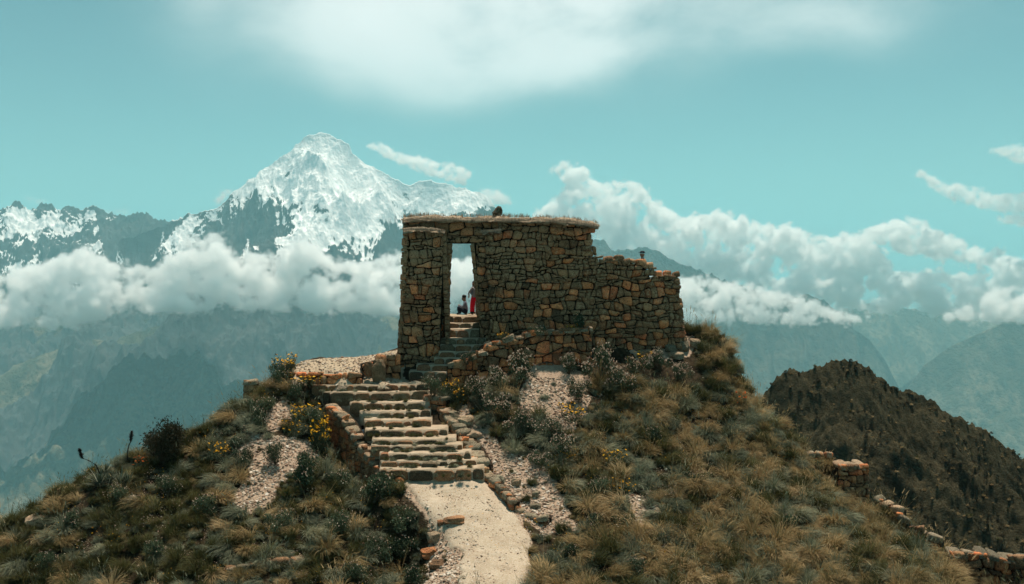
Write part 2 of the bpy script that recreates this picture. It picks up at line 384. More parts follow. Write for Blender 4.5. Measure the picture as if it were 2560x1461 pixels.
bank("low flat white cloud tongue beside the right end of the wall",
     [(1200, 700), (1650, 700), (1760, 706), (1900, 724), (2000, 755), (2140, 797), (2050, 797), (1800, 796), (1700, 796), (1200, 790)], 5700, 56, 11, .05, A=1.25, seed=4, soft=.5)
bank("low white cloud hanging over the mountain at the right edge",
     [(2370, 790), (2440, 765), (2500, 740), (2600, 720), (2760, 700), (2760, 790), (2500, 797)], 5900, 56, 12, .05, A=1.2, seed=5, soft=.5)
bank("loose scattered white cloud high at the right edge",
     [[(2300, 435), (2360, 465), (2420, 470), (2460, 492), (2560, 490), (2620, 470), (2620, 520), (2520, 530), (2440, 512), (2370, 492)], [(2490, 375), (2540, 372), (2640, 390), (2640, 420), (2550, 405)], [(2500, 545), (2560, 540), (2600, 560), (2520, 556)]], 8500, 52, 12, .035, A=1.05, seed=6, soft=.6)
bank("faint puff of cloud caught on the mountain's right shoulder", [[(1205, 478), (1240, 480), (1275, 505), (1230, 510)]], 7500, 46, 13, .03, seed=7, soft=.7)
bank("small puff of cloud caught on the mountain's left shoulder", [[(540, 502), (572, 478)]], 7500, 40, 13, .03, seed=9, soft=.7)
bank("thin wisps of cloud above the jagged snowy range", [[(65, 497), (112, 502)], [(240, 528), (320, 528)]], 8400, 36, 16, .009, seed=8, soft=1.2)


# ------------------------------------------------------------------ the knoll
def inv(x, y, z):
    """world point -> pixel of the 2560-wide photograph (used to decide what grows where)"""
    c, s_ = math.cos(PITCH), math.sin(PITCH)
    d = y * c - z * s_; up_ = y * s_ + z * c
    return 1280 + x / d * F, 730.5 - up_ / d * F
# main stair: riser top / bottom rows and side limits read off the photograph; depth follows from the heights
rows = [(785, 1057, 961, 976), (812, 1058, 979, 1000), (880, 1059, 1006, 1022), (905, 1061, 1028, 1043), (916, 1064, 1050, 1065), (918, 1104, 1074, 1089),
        (936, 1124, 1098, 1108), (934, 1140, 1113, 1126), (955, 1162, 1133, 1147), (958, 1176, 1152, 1165), (955, 1194, 1173, 1187)]
steps = []
Yc = 41.9
for i, (xl, xr, yt, yb) in enumerate(rows):
    if i:
        d = raydir((xl + xr) / 2, yt); Yc = steps[-1]['zb'] / d[2] * d[1]
        Yc = min(Yc, steps[-1]['Y'] - .34)
    mid = (xl + xr) / 2
    zt = P(mid, yt, Yc).z; zb = P(mid, yb, Yc).z
    steps.append(dict(Y=Yc, zt=zt if i == 0 else min(zt, steps[-1]['zb'] + .03), zb=zb, xl=P(xl, yt, Yc).x, xr=P(xr, yt, Yc).x))
ctrl = []
def cp(px, py, Y, dz=0.0):
    p = P(px, py, Y); ctrl.append((p.x, p.y, p.z + dz))
def cw(x, y, z): ctrl.append((x, y, z))
for q in ((740, 914, 44.5), (850, 903, 45), (980, 888, 46), (740, 926, 42.5), (850, 931, 42.5), (905, 925, 43.3), (920, 952, 42.4), (1000, 956, 42.5), (960, 955, 42.3), (760, 908, 45.6), (850, 897, 46.4), (960, 884, 47.4), (1000, 905, 44.6),
          (750, 953, 41.9), (850, 956, 41.9), (950, 957, 41.9), (1040, 957, 42.1),
          (640, 992, 41.2), (700, 962, 41.5), (618, 1003, 40.8), (560, 1033, 40.2), (480, 1088, 39.2), (350, 1138, 38.4), (230, 1190, 37.6), (130, 1245, 36.5), (0, 1322, 35.5), (-200, 1410, 34.5), (-500, 1540, 33.5),
          (700, 1050, 39.4), (780, 1060, 39.2), (650, 1120, 37.8), (760, 1150, 37.0), (815, 1112, 40.5), (845, 1155, 39.4), (872, 1190, 38.5), (905, 1220, 37.6), (945, 1238, 36.6), (850, 1200, 36.6), (600, 1200, 36.2), (500, 1180, 37), (400, 1200, 36.6), (700, 1260, 34.8), (890, 1270, 34.8), (930, 1230, 35.9),
          (1000, 1270, 34.7), (1050, 1300, 34.2), (800, 1350, 32.8), (300, 1330, 34), (1005, 1400, 33.9), (1010, 1461, 32.9), (2135, 1264, 40.3), (2110, 1264, 40.2), (2165, 1266, 40.2), (2420, 1480, 35.4), (2500, 1484, 35.0), (2600, 1490, 34.7), (100, 1461, 32), (-100, 1461, 32.4), (350, 1461, 31.5), (600, 1461, 31.0), (800, 1461, 31.2),
          (1190, 1461, 30.6), (1320, 1461, 30.6), (1120, 1461, 30.6), (1130, 1400, 32.0), (1300, 1400, 32.0), (1120, 1320, 33.7), (1290, 1320, 33.8), (1080, 1250, 35.2), (1230, 1250, 35.3), (1000, 1200, 36.5), (1180, 1200, 36.6),
          (1500, 874, 45.0), (1600, 870, 45.3), (1700, 864, 45.8), (1300, 938, 42.3), (1400, 912, 43.2), (1240, 962, 41.8), (1170, 990, 41.4), (1300, 1000, 40.8), (1420, 1000, 41.2), (1130, 1000, 41.3), (1090, 975, 41.9),
          (1150, 1050, 40.2), (1190, 1120, 38.6), (1240, 1180, 37.2), (1300, 1235, 36.0), (1350, 1295, 34.6), (1400, 1100, 38.8), (1400, 1250, 35.7), (1370, 1400, 32.2), (1500, 1000, 41.5), (1600, 1000, 41.8), (1700, 1000, 42.2),
          (1800, 1000, 42.8), (1500, 1150, 38.0), (1700, 1150, 38.7), (1850, 1150, 39.6), (1500, 1300, 34.6), (1700, 1300, 35.2), (1900, 1300, 35.8), (2100, 1300, 36.4), (1450, 1461, 30.8), (1700, 1461, 31.2), (2000, 1461, 31.6),
          (2300, 1461, 32.3), (2560, 1461, 33), (1600, 930, 43.6), (1750, 930, 44.2), (1500, 930, 43.2), (1980, 1180, 39.6), (2200, 1380, 34.8)):
    cp(*q)
ridgeR = [(1728, 832, 46.8), (1775, 836, 47), (1812, 850, 46.6), (1832, 892, 46), (1862, 970, 45), (1898, 1030, 44), (1940, 1068, 43.5), (2018, 1138, 42.3), (2088, 1182, 41.5), (2172, 1266, 39.8), (2245, 1320, 38.6), (2335, 1378, 37.3), (2450, 1405, 36.3), (2560, 1440, 35.5), (2900, 1560, 34)]
for q in ridgeR:
    cp(*q); p = P(*q); cw(p.x + 1.2, p.y + 2.2, p.z - 2.2); cw(p.x + 4, p.y + 6, p.z - 8)
for q in ((618, 1003, 40.8), (480, 1088, 39.2), (230, 1190, 37.6), (0, 1322, 35.5), (-200, 1410, 34.5), (-500, 1540, 33.5)):
    p = P(*q); cw(p.x - .8, p.y + 1.6, p.z - 1.7); cw(p.x - 4, p.y + 5, p.z - 7)
for q in ((760, 908, 45.6), (850, 897, 46.4), (960, 884, 47.4)):
    p = P(*q); cw(p.x - .3, p.y + 1.4, p.z - 1.0); cw(p.x - 1, p.y + 5, p.z - 6)
for s_ in steps[::2]:
    for xx in (s_['xl'] + .3, (s_['xl'] + s_['xr']) / 2, s_['xr'] - .3): cw(xx, s_['Y'], s_['zb'] - .30)
for q in ((1130, 797, 46.6), (1180, 797, 46.6), (1160, 795, 48.6)): cp(*q)

for xl, xr, yt, yb, Y in ((1100, 1215, 846, 860, 44.65), (1096, 1222, 879, 892, 43.85), (1060, 1205, 895, 909, 43.5), (1040, 1192, 912, 926, 43.15), (1022, 1150, 929, 943, 42.8), (1110, 1204, 807, 818, 45.55)):
    for q in (xl + 10, xr - 10): cp(q, yb, Y, -.35)
cw(-1.9, 50.5, -4.3); cw(-2, 55, -9)
for x in (1.0, 3.0, 4.6, 6.3): cw(x, 47.3, -1.95); cw(x, 49.5, -2.1); cw(x, 53, -6)
cw(8.3, 47.6, -3.7)
for x in (-40, -20, 0, 20, 40): cw(x, 20, -13.6 - abs(x) * .1); cw(x, 62, -22)
cw(-45, 38, -24); cw(45, 40, -26)
C_ = np.array(ctrl)
nC = len(C_)
Dm = np.sqrt(((C_[:, None, :2] - C_[None, :, :2]) ** 2).sum(-1) + .04)
A_ = np.zeros((nC + 3, nC + 3)); A_[:nC, :nC] = Dm + np.eye(nC) * -0.02
A_[:nC, nC] = 1; A_[:nC, nC + 1:] = C_[:, :2]; A_[nC, :nC] = 1; A_[nC + 1:, :nC] = C_[:, :2].T
W_ = np.linalg.solve(A_, np.concatenate([C_[:, 2], np.zeros(3)]))
def terr(x, y):
    x = np.asarray(x, float); y = np.asarray(y, float); sh = x.shape; x = x.ravel(); y = y.ravel()
    z = np.empty(len(x))
    for i in range(0, len(x), 20000):
        a, b = x[i:i + 20000], y[i:i + 20000]
        r = np.sqrt((a[:, None] - C_[None, :, 0]) ** 2 + (b[:, None] - C_[None, :, 1]) ** 2 + .04)
        z[i:i + 20000] = r @ W_[:nC] + W_[nC] + W_[nC + 1] * a + W_[nC + 2] * b
    return z.reshape(sh)
def inpoly(px, py, poly):
    px = np.asarray(px, float); py = np.asarray(py, float); c = np.zeros(px.shape, bool); j = len(poly) - 1
    for i in range(len(poly)):
        xi, yi = poly[i]; xj, yj = poly[j]
        with np.errstate(divide='ignore', invalid='ignore'):
            c ^= ((yi > py) != (yj > py)) & (px < (xj - xi) * (py - yi) / (yj - yi + 1e-12) + xi)
        j = i
    return c
# ground regions, read off the photograph (pixels of the 2560-wide frame)
PATH_PX = [(955, 1178), (1194, 1178), (1250, 1235), (1300, 1295), (1330, 1340), (1322, 1400), (1325, 1480), (1140, 1480), (1150, 1400), (1100, 1340), (1045, 1270), (985, 1210)]
RUBBLE_PX = [[(1075, 1290), (1150, 1290), (1200, 1400), (1190, 1480), (1060, 1480), (1070, 1400)],
             [(1190, 1095), (1290, 1130), (1390, 1190), (1450, 1330), (1350, 1340), (1290, 1270), (1195, 1175)],
             [(1340, 900), (1440, 905), (1480, 960), (1440, 1010), (1330, 1040), (1290, 990)],
             [(1320, 1000), (1480, 990), (1440, 1090), (1360, 1080)], [(640, 1040), (720, 1005), (760, 1020), (690, 1080)],
             [(560, 1140), (640, 1080), (770, 1095), (800, 1150), (720, 1180), (690, 1260), (600, 1300), (580, 1240), (640, 1180), (600, 1150)],
             [(1690, 845), (1740, 840), (1730, 890), (1600, 905), (1560, 880), (1690, 872)], [(1560, 1230), (1640, 1250), (1650, 1330), (1580, 1320)],
             [(770, 950), (850, 965), (900, 1030), (920, 1100), (880, 1090), (810, 1010)], [(1165, 1010), (1230, 1080), (1260, 1150), (1190, 1150), (1130, 1060)]]
PLAT_PX = [(725, 905), (850, 893), (1010, 875), (1010, 950), (1090, 960), (1060, 975), (730, 965)]
def masks(x, y, z):
    px, py = inv(x, y, z)
    wob_ = fbm(x * .9, y * .9, 3) * 26; qx = px + wob_; qy = py + fbm(x * .9 + 9, y * .9, 3) * 12
    front = y < 47.5
    path_ = inpoly(px, py, PATH_PX) & front
    rub = np.zeros(np.shape(px), bool)
    for p_ in RUBBLE_PX: rub |= inpoly(qx, qy, p_)
    plat = inpoly(px, py, PLAT_PX) & (y < 50)
    return px, py, path_, rub & front, plat
# ground sheet, fine where it is seen; its rim runs far down to meet the valley
ux = np.concatenate([np.linspace(-60, -21, 60, endpoint=False), np.linspace(-21, 21, 380), np.linspace(21, 70, 70)[1:]])
uy = np.concatenate([np.linspace(8, 27, 40, endpoint=False), np.linspace(27, 50, 230), np.linspace(50, 90, 50)[1:]])
GX, GY = np.meshgrid(ux, uy); GZ = terr(GX, GY)
px_, py_, mpath, mrub, mplat = masks(GX, GY, GZ)
bare = (mpath | mrub | mplat).astype(float)
for _ in range(2):
    bare = (bare + np.roll(bare, 1, 0) + np.roll(bare, -1, 0) + np.roll(bare, 1, 1) + np.roll(bare, -1, 1)) / 5
rough_amp = .035 + .13 * (1 - np.clip(bare * 1.5, 0, 1)) * sstep(0, 1, 1)
inner = ((GX > -21) & (GX < 21) & (GY > 27) & (GY < 50)).astype(float)
GZ0 = GZ.copy()
GZ = GZ + (fbm(GX * 1.1, GY * 1.1, 5, .6) * rough_amp + np.abs(fbm(GX * 4.5, GY * 4.5, 3, .6)) * .06 * np.clip(.35 + mrub, 0, 1))
far_ = np.clip((np.hypot(GX, GY - 38) - 30) / 40, 0, 1) ** 1.5; GZ = GZ - far_ * 38
m, t = newmat("hill_ground")
g = t.n("ShaderNodeNewGeometry"); pos = g.outputs['Position']
ab = t.n("ShaderNodeAttribute", attribute_name="bare").outputs['Fac']
n_big = t.noise(pos, .55, 5, .6); n_mid = t.noise(pos, 4.5, 5, .65); n_fin = t.noise(pos, 38.0, 3, .6)
vor = t.n("ShaderNodeTexVoronoi", i_Scale=13.0); t.L.new(pos, vor.inputs['Vector']); vor2 = t.n("ShaderNodeTexVoronoi", i_Scale=42.0); t.L.new(pos, vor2.inputs['Vector'])
soil = t.ramp(n_mid, [(.3, (.014, .010, .006)), (.5, (.034, .025, .014)), (.68, (.075, .056, .034)), (.8, (.18, .135, .09))])
peb = t.ramp(vor.outputs['Color'], [(.1, (.12, .07, .05)), (.35, (.30, .19, .14)), (.6, (.44, .32, .25)), (.85, (.55, .45, .37)), (1, (.24, .13, .10))])
grav = t.ramp(n_mid, [(.3, (.26, .175, .12)), (.55, (.42, .31, .22)), (.75, (.52, .41, .30))])
grav = t.mix(.55, grav, t.mix(.7, peb, grav))
grav = t.mix(t.maprange(vor2.outputs['Color'], .3, .9, 0, .3), grav, (.55, .44, .35))
e_ = t.m('ADD', ab, t.m('MULTIPLY', t.m('SUBTRACT', n_mid, .5), .9))
pl_ = t.n('ShaderNodeAttribute', attribute_name='plat').outputs['Fac']
sand = t.ramp(n_mid, [(.3, (.36, .28, .19)), (.6, (.48, .39, .28)), (.8, (.54, .45, .34))])
grav = t.mix(t.maprange(pl_, .3, .7), grav, sand)
colr = t.mix(t.maprange(e_, .42, .6), soil, grav)
hh = t.m('ADD', t.m('MULTIPLY', vor.outputs['Distance'], -.6), t.m('ADD', t.m('MULTIPLY', n_fin, .4), t.m('MULTIPLY', vor2.outputs['Distance'], -.3)))
hill_mat = finish(m, t, colr, .95, bump(t, hh, .8, .05), .1)
hill = tag(grid_obj("ground", GX, GY, GZ, hill_mat, True, {'bare': bare, 'plat': mplat.astype(float)}), kind='structure')
_ix = lambda x: np.interp(x, ux, np.arange(len(ux))); _iy = lambda y: np.interp(y, uy, np.arange(len(uy)))
def gz(x, y):
    """height of the built ground sheet"""
    a, b = _ix(x), _iy(y); i = np.clip(np.floor(a).astype(int), 0, len(ux) - 2); j = np.clip(np.floor(b).astype(int), 0, len(uy) - 2); fa, fb = a - i, b - j
    return (GZ[j, i] * (1 - fa) + GZ[j, i + 1] * fa) * (1 - fb) + (GZ[j + 1, i] * (1 - fa) + GZ[j + 1, i + 1] * fa) * fb

# gravel path laid on the ground
m, t = newmat("path_gravel")
g = t.n("ShaderNodeNewGeometry"); pos = g.outputs['Position']
n1 = t.noise(pos, 1.3, 5, .6); n2 = t.noise(pos, 60.0, 2, .6); vv = t.n("ShaderNodeTexVoronoi", i_Scale=34.0); t.L.new(pos, vv.inputs['Vector'])
c1 = t.ramp(n1, [(.3, (.35, .27, .185)), (.5, (.45, .365, .26)), (.7, (.53, .445, .335))])
c1 = t.mix(t.maprange(t.noise(pos, 3.2, 6, .7), .52, .66, 0, .55), c1, (.27, .20, .135))
c1 = t.mix(t.maprange(vv.outputs['Color'], 0, 1, 0, .6), c1, t.ramp(vv.outputs['Color'], [(0, (.22, .15, .10)), (.3, (.42, .32, .24)), (.8, (.60, .54, .45))]))
path_mat = finish(m, t, c1, .95, bump(t, t.m('ADD', t.m('MULTIPLY', vv.outputs['Distance'], -.5), n2), .7, .02), .1)
prow = [(1178, 950, 1196), (1190, 958, 1203), (1215, 985, 1232), (1245, 1020, 1262), (1280, 1055, 1292), (1320, 1095, 1322), (1360, 1125, 1332), (1400, 1150, 1330), (1461, 1145, 1332), (1560, 1150, 1350), (1700, 1160, 1370)]
def ground_at(px, py):
    """where the ray of a pixel meets the ground sheet"""
    d = raydir(px, py); Ys = np.linspace(26, 50, 960); k = Ys / d[1]; x = d[0] * k; z = d[2] * k
    f = z - gz(x, Ys); idx = np.where(f <= 0)[0]
    i = idx[0] if len(idx) else 400
    return Vector((x[i], Ys[i], float(gz(x[i], Ys[i]))))
PV = []; NX = 26
for r_, (py, xl, xr) in enumerate(prow):
    Yr = [37.0, 36.7, 36.15, 35.4, 34.6, 33.6, 32.7, 31.9, 30.6, 28.4, 25.5][r_]
    PV.append((Yr, P(xl, py, Yr).x, P(xr, py, Yr).x))
Ysmp = np.linspace(37.15, 25.6, 200); pv, pf = [], []
ya = np.array([p[0] for p in PV])[::-1]; la = np.array([p[1] for p in PV])[::-1]; ra = np.array([p[2] for p in PV])[::-1]
for Y in Ysmp:
    l, r = np.interp(Y, ya, la) + mnoise.noise((Y * 1.1, 3, 1)) * .3 + mnoise.noise((Y * 4.1, 3, 1)) * .14, np.interp(Y, ya, ra) + mnoise.noise((Y * 1.1, 9, 5)) * .2
    for i in range(NX):
        u_ = i / (NX - 1); x = l + (r - l) * u_
        ed = min(u_, 1 - u_); pv.append((x, Y, float(gz(x, Y)) * 1.0 + (.09 if ed > .02 else -.10) + mnoise.noise((x * 2, Y * 2, 0)) * .03 + mnoise.noise((x * 7, Y * 7, 0)) * .015))
for j in range(len(Ysmp) - 1):
    for i in range(NX - 1):
        a = j * NX + i; pf.append((a, a + NX, a + NX + 1, a + 1))
tag(mesh_obj("path", pv, pf, path_mat), kind='structure')

# ------------------------------------------------------------------ stone
def stone_material(name, warm=.5, dark=1.0, lich=.45, tint=(1.46, .98, .74)):
    m, t = newmat(name)
    g = t.n("ShaderNodeNewGeometry"); pos = g.outputs['Position']; oi = t.n("ShaderNodeObjectInfo").outputs['Random']
    big = t.noise(pos, .55, 3, .5)
    k = t.m('ADD', t.m('MULTIPLY', oi, .9), t.m('MULTIPLY', t.m('SUBTRACT', big, .5), .5), clamp=True)
    a = t.ramp(k, [(0, (.06, .055, .045)), (.14, (.22, .195, .15)), (.26, (.10, .085, .065)), (.38, (.30, .25, .18)), (.5, (.26, .14, .075)), (.6, (.42, .24, .13)), (.68, (.10, .08, .06)), (.76, (.54, .31, .18)), (.84, (.36, .16, .09)), (.91, (.09, .07, .05)), (1, (.62, .43, .30))])
    a = t.mix(1 - warm, a, t.ramp(k, [(0, (.12, .12, .10)), (.5, (.22, .21, .18)), (1, (.36, .34, .29))]))
    n1 = t.noise(pos, 7.0, 6, .7); n2 = t.noise(pos, 30.0, 4, .65)
    a = t.mix(t.maprange(n1, .35, .7, .0, .8), a, t.mix(.5, a, (.04, .03, .02)))
    n3 = t.noise(pos, 70.0, 3, .7)
    a = t.mix(t.maprange(n3, .50, .68, 0, .65), a, t.mix(.5, a, (.62, .56, .46)))
    a = t.mix(t.maprange(n3, .48, .34, 0, .7), a, (.03, .024, .018))
    li = t.m('ADD', t.noise(t.vm('ADD', pos, (3, 7, 1)), 9.0, 5, .7), t.m('MULTIPLY', t.m('SUBTRACT', big, .5), .8))
    hgt = t.n("ShaderNodeSeparateXYZ", i_0=pos).outputs[2]
    li = t.m('ADD', li, t.maprange(hgt, -4.5, 1.0, -.10, .10))
    a = t.mix(t.m('MULTIPLY', t.maprange(li, .50, .62), lich), a, (.30, .31, .26))
    a = t.mix(t.m('MULTIPLY', t.maprange(t.noise(t.vm('ADD', pos, (9, 1, 4)), 16.0, 5, .7), .55, .62), lich * 1.6), a, (.014, .013, .010))
    gm = t.n('ShaderNodeGamma'); t.L.new(a, gm.inputs[0]); gm.inputs[1].default_value = 1.32; a = gm.outputs[0]
    dark *= 1.72
    a = t.mix(1.0, a, (dark * tint[0], dark * tint[1], dark * tint[2]), 'MULTIPLY')
    h = t.m('ADD', n1, t.m('ADD', t.m('MULTIPLY', n2, .6), t.m('MULTIPLY', n3, .25)))
    return finish(m, t, a, .92, bump(t, h, .9, .05), .15)
stone_mat = stone_material("fieldstone", .92, 1.2, .42)
step_mat = stone_material("step_stone", .7, .78, .35, (1.12, .96, .82))
rubble_mat = stone_material("rubble_stone", .3, 1.2, .4, (1.06, .98, .88))
m, t = newmat("mud_mortar"); g = t.n("ShaderNodeNewGeometry"); pos = g.outputs['Position']
mud_mat = finish(m, t, t.ramp(t.noise(pos, 5, 5, .7), [(.3, (.008, .006, .004)), (.5, (.04, .027, .017)), (.7, (.11, .075, .046))]), .95, bump(t, t.noise(pos, 14, 4, .7), 1, .06), .1)
m, t = newmat("tread_soil"); g = t.n("ShaderNodeNewGeometry"); pos = g.outputs['Position']
tv = t.n("ShaderNodeTexVoronoi", i_Scale=30.0); t.L.new(pos, tv.inputs['Vector'])
tread_mat = finish(m, t, t.mix(t.maprange(tv.outputs['Color'], 0, 1, 0, .4), t.ramp(t.noise(pos, 2.3, 5, .65), [(.30, (.12, .10, .055)), (.42, (.32, .25, .165)), (.6, (.44, .35, .25)), (.75, (.52, .43, .32))]), (.50, .41, .32)), .95, bump(t, tv.outputs['Distance'], .6, .02), .1)

def clip_half(poly, px, py, nx, ny):
    """keep the side where (p - P) . n <= 0"""
    out = []; n = len(poly)
    for i in range(n):
        a, b = poly[i], poly[(i + 1) % n]
        da = (a[0] - px) * nx + (a[1] - py) * ny; db = (b[0] - px) * nx + (b[1] - py) * ny
        if da <= 0: out.append(a)
        if (da < 0 < db) or (db < 0 < da):
            k = da / (da - db); out.append((a[0] + (b[0] - a[0]) * k, a[1] + (b[1] - a[1]) * k))
    return out
def area(p): return abs(sum(p[i][0] * p[(i + 1) % len(p)][1] - p[(i + 1) % len(p)][0] * p[i][1] for i in range(len(p)))) / 2
def cells(hull, cw_, ch_, jit=.20, inside=None, rnd=random):
    """fitted fieldstone cells inside a convex hull (u, v)"""
    us = [p[0] for p in hull]; vs = [p[1] for p in hull]
    seeds = []; v = min(vs) - ch_ * .2; row = 0
    while v < max(vs) + ch_:
        hrow = ch_ * rnd.uniform(.68, 1.35); u_ = min(us) - cw_ * rnd.uniform(.2, 1.0)
        while u_ < max(us) + cw_:
            wd = cw_ * rnd.choice((.55, .7, .9, 1, 1.15, 1.4, 1.7)); 
            if rnd.random() < .16:      # two thin stones stacked instead of one
                seeds.append((u_ + wd / 2, v + hrow * .27)); seeds.append((u_ + wd / 2 + rnd.uniform(-.03, .03), v + hrow * .76))
            elif rnd.random() < .10:    # a small filler beside
                seeds.append((u_ + wd * .3, v + hrow * .5)); seeds.append((u_ + wd * .85, v + hrow * rnd.uniform(.25, .75)))
            else: seeds.append((u_ + wd / 2 + rnd.uniform(-jit, jit) * wd * .4, v + hrow / 2 + rnd.uniform(-jit, jit) * hrow))
            u_ += wd
        v += hrow; row += 1
    out = []; R = 3.2 * max(cw_, ch_)
    for i, s_ in enumerate(seeds):
        if not (min(us) - cw_ < s_[0] < max(us) + cw_): continue
        c = list(hull)
        for j, q in enumerate(seeds):
            if j == i: continue
            dx, dy = q[0] - s_[0], q[1] - s_[1]
            if dx * dx + dy * dy > R * R: continue
            c = clip_half(c, (s_[0] + q[0]) / 2, (s_[1] + q[1]) / 2, dx, dy)
            if len(c) < 3: break
        if len(c) >= 3 and area(c) > cw_ * ch_ * .12 and (inside is None or inside(*s_)): out.append(c)
    return out
def coursed(hull, cw_, ch_, inside=None, rnd=random):
    """roughly coursed rubble: wavy beds, slanted joints, some stones split or propped on thin ones"""
    us = [p[0] for p in hull]; vs = [p[1] for p in hull]; u0, u1, v0, v1 = min(us), max(us), min(vs), max(vs); sd = rnd.uniform(0, 99)
    beds = [v0 - ch_ * rnd.uniform(0, .6)]
    while beds[-1] < v1: beds.append(beds[-1] + ch_ * rnd.choice((.6, .8, .95, 1.05, 1.25)))
    bed = lambda i, u_: beds[i] + mnoise.noise((u_ * 1.1 + sd, i * 7.7, 0)) * ch_ * .85 + mnoise.noise((u_ * 4 + sd, i * 3.3, 5)) * ch_ * .16
    out = []
    for i in range(len(beds) - 1):
        x = u0 - cw_ * rnd.random(); js = [(x, x)]
        while x < u1: x += cw_ * rnd.choice((.45, .65, .85, 1, 1.2, 1.55)); js.append((x + rnd.uniform(-.08, .08) * cw_, x + rnd.uniform(-.38, .38) * cw_))
        for (a0, a1), (b0, b1) in zip(js, js[1:]):
            m0 = (a0 + b0) / 2 + rnd.uniform(-.1, .1) * cw_; m1 = (a1 + b1) / 2 + rnd.uniform(-.1, .1) * cw_
            c = [(a0, bed(i, a0)), (m0, bed(i, m0) + rnd.uniform(-.04, .03)), (b0, bed(i, b0)), (b1, bed(i + 1, b1)), (m1, bed(i + 1, m1) + rnd.uniform(-.03, .04)), (a1, bed(i + 1, a1))]
            parts_ = [c]
            if rnd.random() < .16:
                f = rnd.choice((.3, .5, .7)); l = [c[0], c[1], c[2]]; hgt = [(c[5][0] * f + c[0][0] * (1 - f), c[5][1] * f + c[0][1] * (1 - f)), (c[4][0] * f + c[1][0] * (1 - f), c[4][1] * f + c[1][1] * (1 - f)), (c[3][0] * f + c[2][0] * (1 - f), c[3][1] * f + c[2][1] * (1 - f))]
                parts_ = [l + hgt[::-1], hgt + [c[3], c[4], c[5]]]
            for q in parts_:
                n = len(hull); sgn = 1 if sum(hull[k][0] * hull[(k + 1) % n][1] - hull[(k + 1) % n][0] * hull[k][1] for k in range(n)) > 0 else -1
                for k in range(n):
                    ax, ay = hull[k]; bx, by = hull[(k + 1) % n]; q = clip_half(q, ax, ay, (by - ay) * sgn, -(bx - ax) * sgn)
                    if len(q) < 3: break
                if len(q) < 3 or area(q) < cw_ * ch_ * .10: continue
                gx_ = sum(p[0] for p in q) / len(q); gy_ = sum(p[1] for p in q) / len(q)
                if inside is None or inside(gx_, gy_): out.append(q)
    return out
def round_poly(c, gap):
    cx = sum(p[0] for p in c) / len(c); cy_ = sum(p[1] for p in c) / len(c)
    # drop tiny edges, shrink, cut the corners
    q = []
    for p in c:
        if not q or math.hypot(p[0] - q[-1][0], p[1] - q[-1][1]) > gap * 1.2: q.append(p)
    if len(q) > 3 and math.hypot(q[0][0] - q[-1][0], q[0][1] - q[-1][1]) < gap * 1.2: q.pop()
    if len(q) < 3: return None, 0, 0
    r = []
    for p in q:
        d = math.hypot(p[0] - cx, p[1] - cy_); k = max(.55, 1 - gap / max(d, .01)); r.append((cx + (p[0] - cx) * k, cy_ + (p[1] - cy_) * k))
    o = []
    n = len(r); f = random.uniform(.10, .26); jt = gap * 1.0
    for i in range(n):
        a, b = r[i], r[(i + 1) % n]; a = (a[0] + random.uniform(-jt, jt), a[1] + random.uniform(-jt, jt))
        o.append((a[0] + (b[0] - a[0]) * f, a[1] + (b[1] - a[1]) * f)); o.append((a[0] + (b[0] - a[0]) * (1 - f), a[1] + (b[1] - a[1]) * (1 - f)))
    return o, cx, cy_
def stone_geo(c, gap, O, U, V, N, bulge, back, tilt=1.0):
    o, cx, cy_ = round_poly(c, gap)
    if not o: return None
    n = len(o); size = math.sqrt(area(c)); off = random.uniform(-.035, .045) * (size / .4); tu, tv_ = random.uniform(-.2, .2) * tilt, random.uniform(-.22, .16) * tilt; off *= tilt
    vs = []
    for k, dpt in ((1.0, -back), (1.0, off - .015), (.965, off + bulge * .5), (.80, off + bulge)) if tilt > .9 else ((1.0, -back), (1.0, off + bulge * .35), (.985, off + bulge * .8), (.92, off + bulge)):
        for p in o:
            u_ = cx + (p[0] - cx) * k; v_ = cy_ + (p[1] - cy_) * k
            w_ = dpt + ((u_ - cx) * tu + (v_ - cy_) * tv_ if dpt > -back + 1e-6 else 0) + (random.uniform(-.22, .22) * bulge if k < .99 else 0)
            vs.append(O + U * u_ + V * v_ + N * w_)
    vs.append(O + U * cx + V * cy_ + N * (off + bulge * random.uniform(.85, 1.15)))
    fs = []
    for r in range(3):
        for i in range(n):
            a, b = r * n + i, r * n + (i + 1) % n; fs.append((a, b, b + n, a + n))
    for i in range(n): fs.append((3 * n + i, 3 * n + (i + 1) % n, 4 * n))
    return vs, fs
def child(name, vs, fs, mat, parent, smooth=True):
    c = sum((Vector(v) for v in vs), Vector()) / len(vs)
    o = mesh_obj(name, [Vector(v) - c for v in vs], fs, mat, parent, smooth)
    o.location = c - (parent.location if parent else Vector()); return o
def orient_frame(A, B, batter=0.0):
    """frame of a wall face from foot point A to foot point B (left to right as seen), normal towards the viewer"""
    U = Vector((B.x - A.x, B.y - A.y, 0)).normalized(); N = Vector((U.y, -U.x, 0))
    if N.y > 0 and abs(U.x) > .2 and U.x > 0: N = -N
    V = (Vector((0, 0, 1)) - N * batter).normalized()
    return U, V, N
